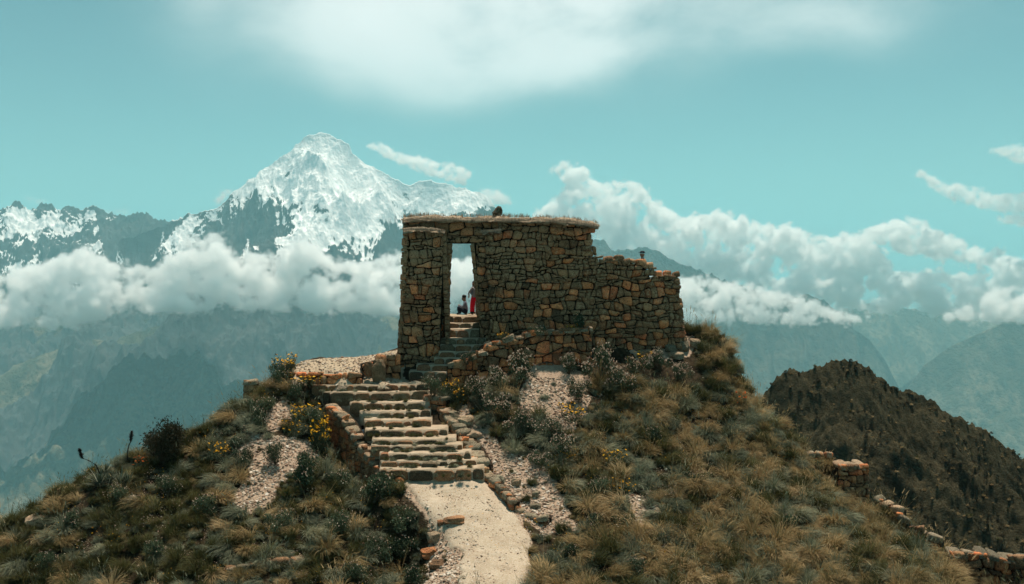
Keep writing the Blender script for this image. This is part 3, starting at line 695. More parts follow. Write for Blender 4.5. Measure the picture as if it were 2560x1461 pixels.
class Stones:
    """collects the stones of one wall; the 300 largest become parts, the rest one joined part"""
    def __init__(s): s.items = []
    def face(s, hull, O, U, V, N, cw_=.42, ch_=.33, gap=.015, bulge=.085, back=.12, inside=None, style=1):
        for c in (coursed if style else cells)(hull, cw_, ch_, inside=inside):
            g = stone_geo(c, gap * random.uniform(.2, 2.1), O, U, V, N, bulge * random.uniform(.6, 1.3), back)
            if g: s.items.append((area(c), g))
    def build(s, parent, mat, name="stone", limit=300, rest="small_stones"):
        s.items.sort(key=lambda q: -q[0])
        for a, (vs, fs) in s.items[:limit]: child(name, vs, fs, mat, parent)
        if len(s.items) > limit:
            V_, F_ = [], []
            for a, (vs, fs) in s.items[limit:]:
                b = len(V_); V_ += vs; F_ += [tuple(i + b for i in f) for f in fs]
            tag(child(rest, V_, F_, mat, parent), kind='stuff')
def prism(name, pts, N, depth, mat, parent, front=-.075):
    """solid core: an outline (world points) pushed back along -N"""
    n = len(pts); a = [Vector(p) + N * front for p in pts]; b = [Vector(p) - N * depth for p in pts]
    fs = [tuple(range(n)), tuple(range(2 * n - 1, n - 1, -1))] + [(i, i + n, (i + 1) % n + n, (i + 1) % n) for i in range(n)]
    o = child(name, a + b, fs, mat, parent, smooth=False)
    bm = bmesh.new(); bm.from_mesh(o.data); bmesh.ops.triangulate(bm, faces=bm.faces[:]); bmesh.ops.recalc_face_normals(bm, faces=bm.faces[:]); bm.to_mesh(o.data); bm.free()
    return o
def plane_uv(O, U, V, N, px, py):
    """photo pixel -> (u, v) on a wall plane"""
    d = Vector(raydir(px, py)); k = O.dot(N) / d.dot(N); p = d * k - O
    # V is unit but may lean; solve in the (U, V) basis
    return p.dot(U), p.dot(V)
class Face:
    def __init__(s, pxA, pyA, YA, pxB, pyB, YB, batter=.05):
        s.O = P(pxA, pyA, YA); s.U, s.V, s.N = orient_frame(s.O, P(pxB, pyB, YB), batter)
        # re-orthogonalise N to the leaning V
        s.N = s.U.cross(s.V); 
        if s.N.y > 0: s.N = -s.N
    def uv(s, pts): return [plane_uv(s.O, s.U, s.V, s.N, *p) for p in pts]
    def w(s, uv, d=0.0): return s.O + s.U * uv[0] + s.V * uv[1] + s.N * d

# ------------------------------------------------------------------ the gateway
gate = empty("stone_gateway", P(1200, 860, 45)); bpy.context.view_layer.update()
tag(gate, "ruined fieldstone gateway with tall doorway and long stepped wall on the hilltop", "stone gate")
S = Stones()
# outer left pillar
fp = Face(1000, 945, 44.1, 1100, 945, 44.1, .045)
pil = [(1012, 574), (1109, 574), (1107, 640), (1102, 760), (1098, 860), (1096, 950), (992, 948), (996, 860), (1003, 740), (1008, 640)]
ph = fp.uv([(1012, 574), (1109, 574), (1097, 950), (992, 948)])
S.face(ph, fp.O, fp.U, fp.V, fp.N, .37, .29)
prism("pillar_core", [fp.w(p) for p in ph], fp.N, 1.6, mud_mat, gate)
# side of the pillar facing the doorway
rU = Vector((0, 1, 0))
S.face([(0, -6.6), (.5, -6.6), (.5, 0), (0, 0)], P(1110, 576, 44.42), rU, Vector((-.035, 0, 1)), Vector((1, 0, 0)), .34, .3)
# recessed middle wall with the doorway (battered a little)
fr = Face(1000, 850, 44.95, 1500, 850, 45.0, .045)
def quad(face, pts, cw_=.42, ch_=.33, core=.85, name="wall_core", **k):
    h = face.uv(pts); S.face(h, face.O, face.U, face.V, face.N, cw_, ch_, **k)
    prism(name, [face.w(p) for p in h], face.N, core, mud_mat, gate)
quad(fr, [(1007, 549), (1258, 549), (1258, 590), (1007, 590)], .52, .34, name="lintel_core")
quad(fr, [(1100, 590), (1220, 590), (1220, 607), (1100, 607)], .5, .25, name="lintel_core", bulge=.05)
quad(fr, [(1090, 607), (1126, 607), (1119, 700), (1117, 870), (1085, 870)], .36, .30, name="jamb_core")
quad(fr, [(1179, 607), (1225, 607), (1235, 870), (1199, 870), (1196, 790)], .36, .30, name="jamb_core")
# inner reveals of the doorway
for (a, b, nx) in (((1125.5, 607), (1117.5, 800), 1), ((1179.5, 607), (1196.5, 800), -1)):
    A = P(*a, 45.0); B = P(*b, 45.0); Vv = (A - B).normalized(); hgt = (A - B).length
    S.face([(0, 0), (.85, 0), (.85, hgt), (0, hgt)], B, rU, Vv, Vector((nx, 0, 0)), .3, .28, back=.1, bulge=.05)
# buttress running back on the left
fb = Face(980, 905, 45.6, 1010, 905, 45.5, .09)
quad(fb, [(1000, 768), (1013, 764), (1013, 912), (990, 912)], .38, .3, core=1.4, name="buttress_core")
# outer left side of the gateway, turned away from the doorway
S.face([(0, 0), (1.55, 0), (1.55, 6.75), (0, 6.75)], P(994, 945, 45.75) + Vector((.24, 0, 0)), Vector((0, -1, 0)), Vector((.042, 0, 1)).normalized(), Vector((-1, 0, 0)), .40, .32)
# long main wall, stepped down to the right, end corner turned
fm = Face(1208, 850, 44.6, 1690, 862, 45.4, .06)
TOP = [(1200, 578), (1251, 576), (1252, 551), (1330, 546), (1400, 546), (1490, 558), (1484, 600), (1492, 635), (1505, 648), (1560, 648), (1612, 656), (1632, 668), (1634, 690), (1660, 684), (1692, 682), (1698, 740), (1706, 800), (1716, 872)]
hullm = fm.uv([(1209, 545), (1694, 545), (1722, 885), (1229, 885)])
poly_uv = fm.uv(TOP + [(1718, 890), (1229, 890), (1222, 790), (1214, 690), (1208, 600)])
S.face(fm.uv([(1209, 545), (1688, 545), (1718, 885), (1229, 885)]), fm.O, fm.U, fm.V, fm.N, .36, .29, inside=lambda u_, v_: bool(inpoly(np.array([u_]), np.array([v_ + .05]), poly_uv)[0]))
def shrink_top(p): return p
prism("wall_core", [fm.w(q) for q in fm.uv([(1212, 590), (1253, 590), (1254, 553), (1400, 554), (1480, 566), (1474, 604), (1482, 642), (1500, 655), (1560, 655), (1600, 661), (1618, 676), (1626, 696), (1660, 690), (1682, 688), (1690, 745), (1700, 806), (1710, 890), (1231, 890)])], fm.N, .9, mud_mat, gate)
# turned end of the wall on the right
S.face([(0, 0), (.75, 0), (.62, 3.55), (0, 3.55)], fm.w(fm.uv([(1714, 878)])[0]), Vector((.12, .99, 0)).normalized(), Vector((-.13, .05, 1)).normalized(), Vector((1, -.1, 0)).normalized(), .4, .33)
# back face of the main wall, seen only from behind and through the gaps at its top
S.build(gate, stone_mat, limit=300)
# coping slabs on the lower broken top
for (px, py, w_, h_) in ((1520, 646, .5, .16), (1548, 645, .55, .14), (1578, 650, .42, .15), (1600, 655, .45, .16), (1622, 664, .4, .2), (1628, 680, .34, .2), (1645, 684, .4, .16), (1668, 681, .42, .18), (1690, 684, .36, .22)):
    vs, fs = stone_geo([(-w_ / 2, -.25), (w_ / 2, -.28), (w_ / 2 * .9, .3), (-w_ / 2 * .92, .27)], .02, P(px, py, 45.35 + (px - 1500) * .002) + Vector((0, .1, -.03)), Vector((1, .03, 0)), Vector((0, 1, .0)), Vector((0, 0, 1)), h_ * .6, .12)
    child("coping_stone", vs, fs, stone_mat, gate)

# clay-and-straw cap on top
def straw_material(name, c1, c2):
    m, t = newmat(name); g = t.n("ShaderNodeNewGeometry"); pos = g.outputs['Position']
    n_ = t.noise(t.vm('MULTIPLY', pos, (22, 22, 3)), 1.0, 4, .6); oi = t.n("ShaderNodeAttribute", attribute_name="tone").outputs['Fac']
    return finish(m, t, t.mix(t.m('ADD', t.m('MULTIPLY', n_, .5), t.m('MULTIPLY', oi, .5), clamp=True), c1, c2), .85, None, .15, transl=.15)
straw_mat = straw_material("straw", (.035, .025, .015), (.62, .50, .36))
m, t = newmat("clay_cap"); g = t.n("ShaderNodeNewGeometry"); pos = g.outputs['Position']
cap_mat = finish(m, t, t.ramp(t.noise(pos, 4, 6, .7), [(.35, (.07, .05, .035)), (.45, (.26, .19, .13)), (.62, (.50, .39, .28))]), .95, bump(t, t.noise(pos, 22, 5, .7), .9, .05), .1)
def cap_mesh(name, line, w0, w1, thick, parent, seedn=0):
    """lumpy clay capping along a top line of world points, with a rounded overhanging front"""
    n = 90; segs = []
    L_ = [(Vector(a), Vector(b)) for a, b in zip(line, line[1:])]; tot_ = sum((b - a).length for a, b in L_)
    vs, fs = [], []; prof = [(-w0 + .06, -thick * .95), (-w0 - .13, -thick * .95), (-w0 - .05, -thick * .35), (-w0 + .12, thick * .2), (-w0 * .1, thick * .62), (w1 * .4, thick * .62), (w1, thick * .1), (w1 + .03, -thick * .9)]
    for i in range(n + 1):
        d = tot_ * i / n
        for a, b in L_:
            if d <= (b - a).length + 1e-6: p = a + (b - a).normalized() * d; break
            d -= (b - a).length
        for k, (y, z) in enumerate(prof):
            q = mnoise.noise_vector((p.x * 2.1 + seedn, k * .9, p.z + seedn))
            q2 = mnoise.noise_vector((p.x * 7.1, k * 2.3, seedn + 4)); vs.append(p + Vector((q.x * .05, y + q.y * .14 + q2.y * .05, z + q.z * .11 + q2.z * .05)))
    m_ = len(prof)
    for i in range(n):
        for k in range(m_ - 1): a = i * m_ + k; fs.append((a, a + m_, a + m_ + 1, a + 1))
    fs.append(tuple(range(m_))); fs.append(tuple(range(n * m_ + m_ - 1, n * m_ - 1, -1)))
    return child(name, vs, fs, cap_mat, parent)
def fringe(name, line, y0, mat, parent, num, lmin, lmax, up_=.25, drop=1.0, spread=.5, wid=.012, zoff=.05, yspan=.0, seedn=1, kind='stuff'):
    """straw or grass hanging from / standing on an edge"""
    r = random.Random(seedn); L_ = [(Vector(a), Vector(b)) for a, b in zip(line, line[1:])]; lens = [(b - a).length for a, b in L_]
    vs, fs, tone = [], [], []
    for _ in range(num):
        d = r.uniform(0, sum(lens))
        if mnoise.noise((d * .9, seedn, 0)) < r.uniform(-.45, .35): continue
        for (a, b), ll in zip(L_, lens):
            if d <= ll: p = a + (b - a) * (d / ll); break
            d -= ll
        p = p + Vector((0, y0 + r.uniform(-.02, yspan), zoff)); ln = r.uniform(lmin, lmax)
        dirx = r.uniform(-spread, spread); diry = r.uniform(-.55, -.1)
        q = [p]; v_ = Vector((dirx * .5, diry, up_)); v_.normalize()
        for k in range(3): q.append(q[-1] + v_ * ln / 3); v_ = (v_ + Vector((0, .12, -drop))).normalized()
        wv = Vector((wid, 0, 0)) * r.uniform(.6, 1.3); b0 = len(vs); tn = r.random()
        for k, s_ in enumerate(q): vs += [s_ - wv * (1 - k / 3.4), s_ + wv * (1 - k / 3.4)]; tone += [tn, tn]
        for k in range(3): fs.append((b0 + 2 * k, b0 + 2 * k + 1, b0 + 2 * k + 3, b0 + 2 * k + 2))
    o = child(name, vs, fs, mat, parent, smooth=False)
    at = o.data.attributes.new('tone', 'FLOAT', 'POINT'); at.data.foreach_set('value', tone)
    return tag(o, kind=kind) if kind else o
lineT = [P(1008, 551, 45.0), P(1060, 546, 45.0), P(1130, 548, 45.0), P(1260, 549, 44.9), P(1350, 550, 44.9), P(1420, 552, 45.0), P(1495, 565, 45.15)]
cap_mesh("clay_cap", lineT, .30, .95, .17, gate)
fringe("straw_fringe", lineT, -.42, straw_mat, gate, 3600, .10, .42, seedn=2, wid=.016, zoff=-.02)
fringe("straw_fringe", lineT, -.25, straw_mat, gate, 1100, .05, .24, up_=1.0, drop=.5, seedn=5, yspan=.6, zoff=.12)
lineP = [P(1010, 577, 44.35), P(1060, 575, 44.35), P(1112, 580, 44.35)]
cap_mesh("clay_cap", lineP, .16, .45, .10, gate, 3); fringe("straw_fringe", lineP, -.30, straw_mat, gate, 1300, .10, .34, seedn=3)
lineR = [P(1207, 583, 44.6), P(1252, 578, 44.6)]
cap_mesh("clay_cap", lineR, .12, .4, .09, gate, 5); fringe("straw_fringe", lineR, -.26, straw_mat, gate, 500, .10, .30, seedn=4)
# pointed stone on top of the wall
bm = bmesh.new(); bmesh.ops.create_icosphere(bm, subdivisions=2, radius=1)
for v in bm.verts:
    q = mnoise.noise_vector(v.co * 1.3); v.co = Vector((v.co.x * .24 + max(0, v.co.z) * .05, v.co.y * .18, v.co.z * .2 + max(0, v.co.z) * .10)) + q * .06
    if v.co.x < -.08 and v.co.z > 0: v.co.z *= .6
me = bpy.data.meshes.new("loose_stone"); bm.to_mesh(me); bm.free(); me.materials.append(step_mat)
o = bpy.data.objects.new("loose_stone", me); col.objects.link(o); o.location = P(1243, 533, 45.1)
tag(o, "single pointed reddish stone lying on top of the gateway wall", "stone")

# ------------------------------------------------------------------ stairs
def step_row(parent, A, B, zt, zb, depth, sag=.0, nmin=.28, nmax=1.0, mat=step_mat, jitter=.09, skip=0.0):
    """one riser of long blocks from A to B (x, y) and the earth tread behind it"""
    st = empty("step", (0, 0, 0)); st.parent = parent; st.location = Vector(((A[0] + B[0]) / 2, (A[1] + B[1]) / 2, zb)) - parent.location
    base = Vector(((A[0] + B[0]) / 2, (A[1] + B[1]) / 2, zb))
    U = Vector((B[0] - A[0], B[1] - A[1], 0)); L_ = U.length; U.normalize(); N = Vector((U.y, -U.x, 0))
    if N.y > 0: N = -N
    u_ = 0.0; h = zt - zb
    while u_ < L_ - .05:
        w_ = min(random.uniform(nmin, nmax), L_ - u_)
        if L_ - u_ - w_ < .22: w_ = L_ - u_
        f = min(1.0, max(0.0, (u_ + w_ / 2) / L_)); s_ = -sag * math.sin(math.pi * f)
        hh = h * random.uniform(.82, 1.04); dz = random.uniform(-.022, .015); tp = h + dz + s_ * .3
        if random.random() >= skip:
            c = [(u_ + .012, -.22), (u_ + w_ - .012, -.22), (u_ + w_ - .012 - random.uniform(0, .03), tp - random.uniform(0, .035)), (u_ + w_ * random.uniform(.35, .7), tp + random.uniform(0, .03)), (u_ + .012 + random.uniform(0, .03), tp - random.uniform(0, .035))]
            O = Vector((A[0], A[1], zb)) + N * (-s_ * 0 + random.uniform(-jitter, jitter) + sag * math.sin(math.pi * f))
            g = stone_geo(c, .010, O, U, Vector((0, 0, 1)), N, .03, .30, .45)
            if g:
                vs, fs = g; cc = sum(vs, Vector()) / len(vs)
                o = mesh_obj("stone", [v - cc for v in vs], fs, mat, st); o.location = cc - base
        u_ += w_
    # tread: a thick slab of trodden soil, its front edge lying just below the stone tops
    nx, ny = 22, 5; vs, fs = [], []
    for j in range(ny):
        for i in range(nx):
            f = i / (nx - 1); y_ = depth * j / (ny - 1)
            p = Vector((A[0], A[1], 0)) + U * (L_ * f) - N * (y_ + .09 - sag * math.sin(math.pi * f))
            z = zt - .018 + mnoise.noise((p.x * 2, p.y * 2, zt)) * .025 + mnoise.noise((p.x * 9, p.y * 9, zt)) * .012 + .03 * j / (ny - 1)
            vs.append(Vector((p.x, p.y, z)) - base)
    for j in range(ny - 1):
        for i in range(nx - 1): a = j * nx + i; fs.append((a, a + 1, a + nx + 1, a + nx))
    nb = len(vs); rim = list(range(nx)) + [nx * (j + 1) - 1 for j in range(1, ny)] + list(range(nx * ny - 2, nx * (ny - 1) - 1, -1)) + [nx * j for j in range(ny - 2, 0, -1)]
    for r in rim: vs.append(Vector((vs[r].x, vs[r].y, -.35)))
    for k in range(len(rim)): k2 = (k + 1) % len(rim); fs.append((rim[k], nb + k, nb + k2, rim[k2]))
    o = mesh_obj("tread", vs, fs, tread_mat, st)
    return st
lower = empty("stone_staircase", (-4.5, 37, -8.1)); tag(lower, "broad flight of rough stone steps with trodden earth treads below the gateway", "staircase")
bpy.context.view_layer.update()
for i, s_ in enumerate(steps):
    nxt = steps[i - 1]['Y'] - s_['Y'] if i else 1.0
    dyr = .10 if i > 2 else 0
    step_row(lower, (s_['xl'] - .1, s_['Y'] - .06), (s_['xr'] + .25, s_['Y'] + .10), s_['zt'], s_['zb'], nxt + .12, sag=.16, skip=.04)
upper = empty("stone_staircase", P(1150, 945, 42.6)); tag(upper, "steep narrow flight of curved stone steps leading through the gateway opening", "staircase")
bpy.context.view_layer.update()
urow = [(1108, 1206, 790, 803, 45.95), (1110, 1204, 807, 818, 45.55), (1112, 1210, 822, 842, 45.15), (1100, 1215, 846, 860, 44.65), (1098, 1222, 862, 876, 44.25), (1096, 1222, 879, 892, 43.85),
        (1085, 1205, 895, 909, 43.5), (1040, 1192, 912, 926, 43.15), (1022, 1150, 929, 943, 42.8)]
for i, (xl, xr, yt, yb, Y) in enumerate(urow):
    A = P(xl, yt, Y); B = P(xr, yt, Y)
    zb = P((xl + xr) / 2, urow[i + 1][2], urow[i + 1][4]).z if i < len(urow) - 1 else P((xl + xr) / 2, yb + 3, Y).z
    step_row(upper, (A.x, Y), (B.x, Y), A.z, zb - .02, .62 if i else 1.2, sag=.12, nmin=.35, nmax=.8, mat=step_mat)

# ------------------------------------------------------------------ lower walls, each its own thing
def wall_thing(label, faces, cap=None, name="retaining_wall", thick=.5, cw_=.40, ch_=.30, mat=stone_mat, captop=True, category="stone wall"):
    """faces: list of (front polyline px tops, px bottoms, YA, YB)"""
    t0 = faces[0]; th = empty(name, P(t0[0][0][0], t0[1][0][1], t0[2])); tag(th, label, category)
    bpy.context.view_layer.update(); st = Stones()
    for tops, bots, YA, YB in faces:
        xa, xb = tops[0][0], tops[-1][0]
        f = Face(bots[0][0], bots[0][1], YA, bots[-1][0], bots[-1][1], YB, .07)
        poly = f.uv(tops + bots[::-1]); us = [p[0] for p in poly]; vs_ = [p[1] for p in poly]
        hull = [(min(us), min(vs_) - .2), (max(us), min(vs_) - .2), (max(us), max(vs_)), (min(us), max(vs_))]
        tu = f.uv(tops); tu_u = [p[0] for p in tu]; tu_v = [p[1] for p in tu]
        st.face(hull, f.O, f.U, f.V, f.N, cw_, ch_, inside=lambda a, b: b < np.interp(a, tu_u, tu_v) - .02)
        top_in = [(p[0], p[1] - .09) for p in tu]
        prism("wall_core", [f.w(p) for p in top_in] + [f.w((max(us), min(vs_) - .3)), f.w((min(us), min(vs_) - .3))], f.N, thick, mud_mat, th)
        if captop:
            # flat cap stones along the top
            u_ = min(us)
            while u_ < max(us) - .1:
                w_ = min(random.uniform(.3, .6), max(us) - u_ + .05); z_ = float(np.interp(u_ + w_ / 2, tu_u, tu_v)); z2 = float(np.interp(u_ + w_, tu_u, tu_v)); z1 = float(np.interp(u_, tu_u, tu_v))
                sl = max(-.5, min(.5, (z2 - z1) / w_)); Uc = (f.U + f.V * sl).normalized(); Vc = Vector((-f.N.x, -f.N.y, 0)).normalized(); Nc = Uc.cross(Vc)
                if Nc.z < 0: Nc = -Nc
                g = stone_geo([(0, -.14), (w_, -.13), (w_ * .97, thick * .8), (.02, thick * .85)], .015, f.w((u_, z1 - .08)), Uc, Vc, Nc, .06, .1)
                if g: child("cap_stone", g[0], g[1], rubble_mat, th)
                u_ += w_
    st.build(th, mat, limit=250)
    return th
wall_thing("curved fieldstone retaining wall climbing below the long gateway wall, grassy on top",
           [([(1119, 912), (1130, 904), (1165, 898), (1192, 884)], [(1122, 968), (1160, 968), (1196, 960)], 42.35, 42.5),
            ([(1190, 880), (1212, 858), (1262, 848), (1300, 836), (1345, 828), (1400, 824), (1475, 818)], [(1196, 962), (1300, 950), (1400, 930), (1480, 905)], 42.5, 43.5)], thick=.7, captop=True)
wall_thing("low rubble stub wall beside the foot of the left gate pillar", [([(905, 905), (930, 900), (955, 893), (1002, 884)], [(905, 948), (1002, 950)], 42.6, 43.0)], thick=.8, cw_=.36, ch_=.34, captop=False)
wall_thing("long low stone kerb along the front of the gravel platform", [([(722, 930), (800, 931), (906, 933)], [(722, 950), (906, 952)], 42.15, 42.15)], thick=.35, cw_=.5, ch_=.34, captop=False)
wall_thing("short broken end of wall sticking up on the left skyline slope", [([(611, 952), (640, 950)], [(607, 1003), (636, 1006)], 41.0, 41.0), ], thick=.5, cw_=.34, ch_=.3)
wall_thing("dark retaining wall holding up the left side of the staircase",
           [([(828, 1016), (862, 1048), (888, 1092)], [(812, 1100), (838, 1140), (868, 1172)], 40.9, 39.0), ([(888, 1092), (912, 1130), (958, 1180)], [(868, 1172), (900, 1205), (950, 1225)], 39.0, 36.9)], thick=.5)
wall_thing("tall stone pier with a bush on top at the right of the stairs", [([(1058, 992), (1102, 990)], [(1062, 1078), (1108, 1076)], 41.2, 40.6)], thick=.7, captop=True)
wall_thing("low stepped stone wall along the right side of the lower stairs",
           [([(1104, 1022), (1130, 1052), (1150, 1078)], [(1106, 1078), (1128, 1108), (1150, 1128)], 40.4, 38.9), ([(1150, 1084), (1172, 1112), (1196, 1156)], [(1150, 1128), (1172, 1158), (1198, 1188)], 38.9, 36.9)], thick=.6)
wall_thing("low line of kerb stones on the right edge of the gravel path",
           [([(1198, 1162), (1228, 1190), (1258, 1222), (1282, 1250)], [(1200, 1196), (1228, 1222), (1256, 1244), (1276, 1262)], 36.9, 34.9), ([(1278, 1256), (1300, 1278), (1322, 1290), (1368, 1290)], [(1278, 1266), (1298, 1296), (1322, 1310), (1368, 1312)], 35.0, 34.1)], thick=.3, cw_=.34, ch_=.24)
wall_thing("square dark terrace wall with a pale top on the right ridge", [([(2096, 1166), (2130, 1160), (2172, 1166)], [(2100, 1275), (2174, 1272)], 40.2, 40.2)], thick=1.2)
wall_thing("tumbled line of pale wall stones descending the right ridge", [([(2188, 1236), (2215, 1258), (2250, 1272)], [(2188, 1262), (2215, 1284), (2250, 1308)], 38.9, 38.1), ([(2240, 1280), (2275, 1312), (2340, 1342), (2352, 1350)], [(2240, 1306), (2275, 1340), (2352, 1396)], 37.9, 36.9)], thick=.5, cw_=.34, ch_=.24)
wall_thing("long dark terrace wall with a pale top at the lower right corner", [([(2372, 1385), (2420, 1380), (2460, 1383), (2500, 1392), (2600, 1402)], [(2380, 1480), (2600, 1480)], 35.6, 35.0)], thick=.9)
wall_thing("small pale stone heap on the right ridge above the square wall", [([(2012, 1138), (2040, 1130), (2082, 1134)], [(2014, 1150), (2084, 1156)], 42.0, 41.8)], thick=.6, cw_=.3, ch_=.2)
wall_thing("low dark rock ledge in the grass at the lower left", [([(560, 1418), (640, 1405), (760, 1392)], [(560, 1450), (760, 1430)], 31.4, 31.8)], thick=.5, cw_=.4, ch_=.24)


# ------------------------------------------------------------------ plants: prototypes (mesh data is shared by all copies)
def leaf_mat(name, stops, transl=.25, rough=.8, inst=.6):
    """plant material: tone per blade or leaf (attribute) and per plant (object random)"""
    m, t = newmat(name); tone = t.n("ShaderNodeAttribute", attribute_name="tone").outputs['Fac']; oi = t.n("ShaderNodeObjectInfo").outputs['Random']
    g = t.n("ShaderNodeNewGeometry"); big = t.noise(g.outputs['Position'], .22, 3, .5)
    k = t.m('ADD', t.m('MULTIPLY', tone, 1 - inst), t.m('MULTIPLY', t.m('ADD', t.m('MULTIPLY', oi, .6), t.m('MULTIPLY', t.maprange(big, .3, .7), .4)), inst))
    return finish(m, t, t.ramp(k, stops), rough, None, .2, transl=transl)
grass_gold = leaf_mat("ichu_grass_dry", [(0, (0.085, 0.076, 0.035)), (.25, (0.171, 0.135, 0.060)), (.5, (0.295, 0.216, 0.098)), (.72, (0.431, 0.314, 0.164)), (1, (0.567, 0.453, 0.283))], .3)
grass_grey = leaf_mat("ichu_grass_grey", [(0, (0.055, 0.072, 0.047)), (.3, (0.111, 0.131, 0.087)), (.55, (0.184, 0.203, 0.136)), (.8, (0.296, 0.301, 0.197)), (1, (0.419, 0.405, 0.258))], .3)
grass_olive = leaf_mat("grass_olive", [(0, (0.022, 0.031, 0.011)), (.35, (0.053, 0.060, 0.022)), (.6, (0.097, 0.092, 0.033)), (.85, (0.153, 0.140, 0.055)), (1, (0.218, 0.202, 0.100))], .3)
shrub_green = leaf_mat("shrub_leaves", [(0, (0.018, 0.032, 0.018)), (.4, (0.040, 0.062, 0.032)), (.75, (0.085, 0.113, 0.062)), (1, (0.160, 0.192, 0.120))], .2)
shrub_dark = leaf_mat("dark_shrub_leaves", [(0, (.014, .016, .008)), (.5, (.04, .036, .018)), (.8, (.09, .07, .04)), (1, (.17, .13, .085))], .2)
petal_pale = leaf_mat("pale_blossom", [(0, (.22, .12, .08)), (.35, (.48, .33, .25)), (.75, (.70, .54, .42)), (1, (.84, .74, .60))], .25, inst=.15)
petal_yellow = leaf_mat("yellow_petals", [(0, (.50, .22, .01)), (.5, (.78, .40, .015)), (1, (.85, .52, .04))], .3, inst=.15)
petal_red = leaf_mat("red_petals", [(0, (.55, .08, .01)), (1, (.85, .20, .03))], .3, inst=.2)
stem_mat = leaf_mat("stems", [(0, (.06, .045, .028)), (1, (.15, .11, .07))], 0)
head_mat = leaf_mat("dark_flower_head", [(0, (.014, .010, .008)), (1, (.05, .035, .025))], 0)

class MB:
    def __init__(s): s.v = []; s.f = []; s.t = []
    def strip(s, pts, w0, side, tone, tip=.15):
        b = len(s.v); n = len(pts)
        for k, p in enumerate(pts):
            w_ = w0 * (1 - (1 - tip) * k / (n - 1)); s.v += [p - side * w_, p + side * w_]; s.t += [tone, tone]
        for k in range(n - 1): s.f.append((b + 2 * k, b + 2 * k + 1, b + 2 * k + 3, b + 2 * k + 2))
    def quad(s, c, a, b_, tone):
        b = len(s.v); s.v += [c - a * .5, c + b_ * .42, c + a * .5, c - b_ * .42]; s.t += [tone] * 4; s.f.append((b, b + 1, b + 2, b + 3))
    def mesh(s, name, mat):
        me = bpy.data.meshes.new(name); me.from_pydata([tuple(v) for v in s.v], [], s.f); me.update()
        me.attributes.new('tone', 'FLOAT', 'POINT').data.foreach_set('value', s.t)
        me.materials.append(mat); return me
def rvec(r): 
    while True:
        v = Vector((r.uniform(-1, 1), r.uniform(-1, 1), r.uniform(-1, 1)))
        if .05 < v.length < 1: return v.normalized()
def tussock_mesh(seed, mat, n=230, H=.62, R=.42, wid=.0105, droop=.95, sweep=(0, 0)):
    r = random.Random(seed); mb = MB()
    for i in range(n):
        a = r.uniform(0, 2 * math.pi); rr = math.sqrt(r.random()) * .13; base = Vector((math.cos(a) * rr, math.sin(a) * rr, -.04))
        a2 = a + r.gauss(0, .5); lean = r.random() ** .8 * 1.0
        d = Vector((math.cos(a2) * lean * R / H + sweep[0], math.sin(a2) * lean * R / H + sweep[1], 1)).normalized()
        L_ = H * r.uniform(.6, 1.15) * (1 - .25 * lean); pts = [base]; dd = d.copy()
        for k in range(4):
            pts.append(pts[-1] + dd * L_ / 4); dd = (dd + Vector((dd.x * .5 + sweep[0] * .4, dd.y * .5 + sweep[1] * .4, -droop * (.22 + .5 * lean) * (k + 1) / 2.4))).normalized()
        side = Vector((-dd.y, dd.x, 0)); side = (side + rvec(r) * .5).normalized()
        mb.strip(pts, wid * r.uniform(.7, 1.3), side, r.random())
    for i in range(4):      # seed stalks standing above the tuft
        a = r.uniform(0, 6.28); base = Vector((math.cos(a) * .08, math.sin(a) * .08, 0)); d = Vector((math.cos(a) * .45 + sweep[0], math.sin(a) * .45 + sweep[1], 1)).normalized(); L_ = H * r.uniform(1.2, 1.6)
        e = base + d * L_ + Vector((0, 0, -.06)); mb.strip([base, base + d * L_ * .5, e], .004, Vector((1, 0, 0)), .85, .5); mb.strip([base + d * L_ * .8, e], .012, Vector((.7, .7, 0)), .9, .3)
    return mb.mesh("grass_tussock", mat)
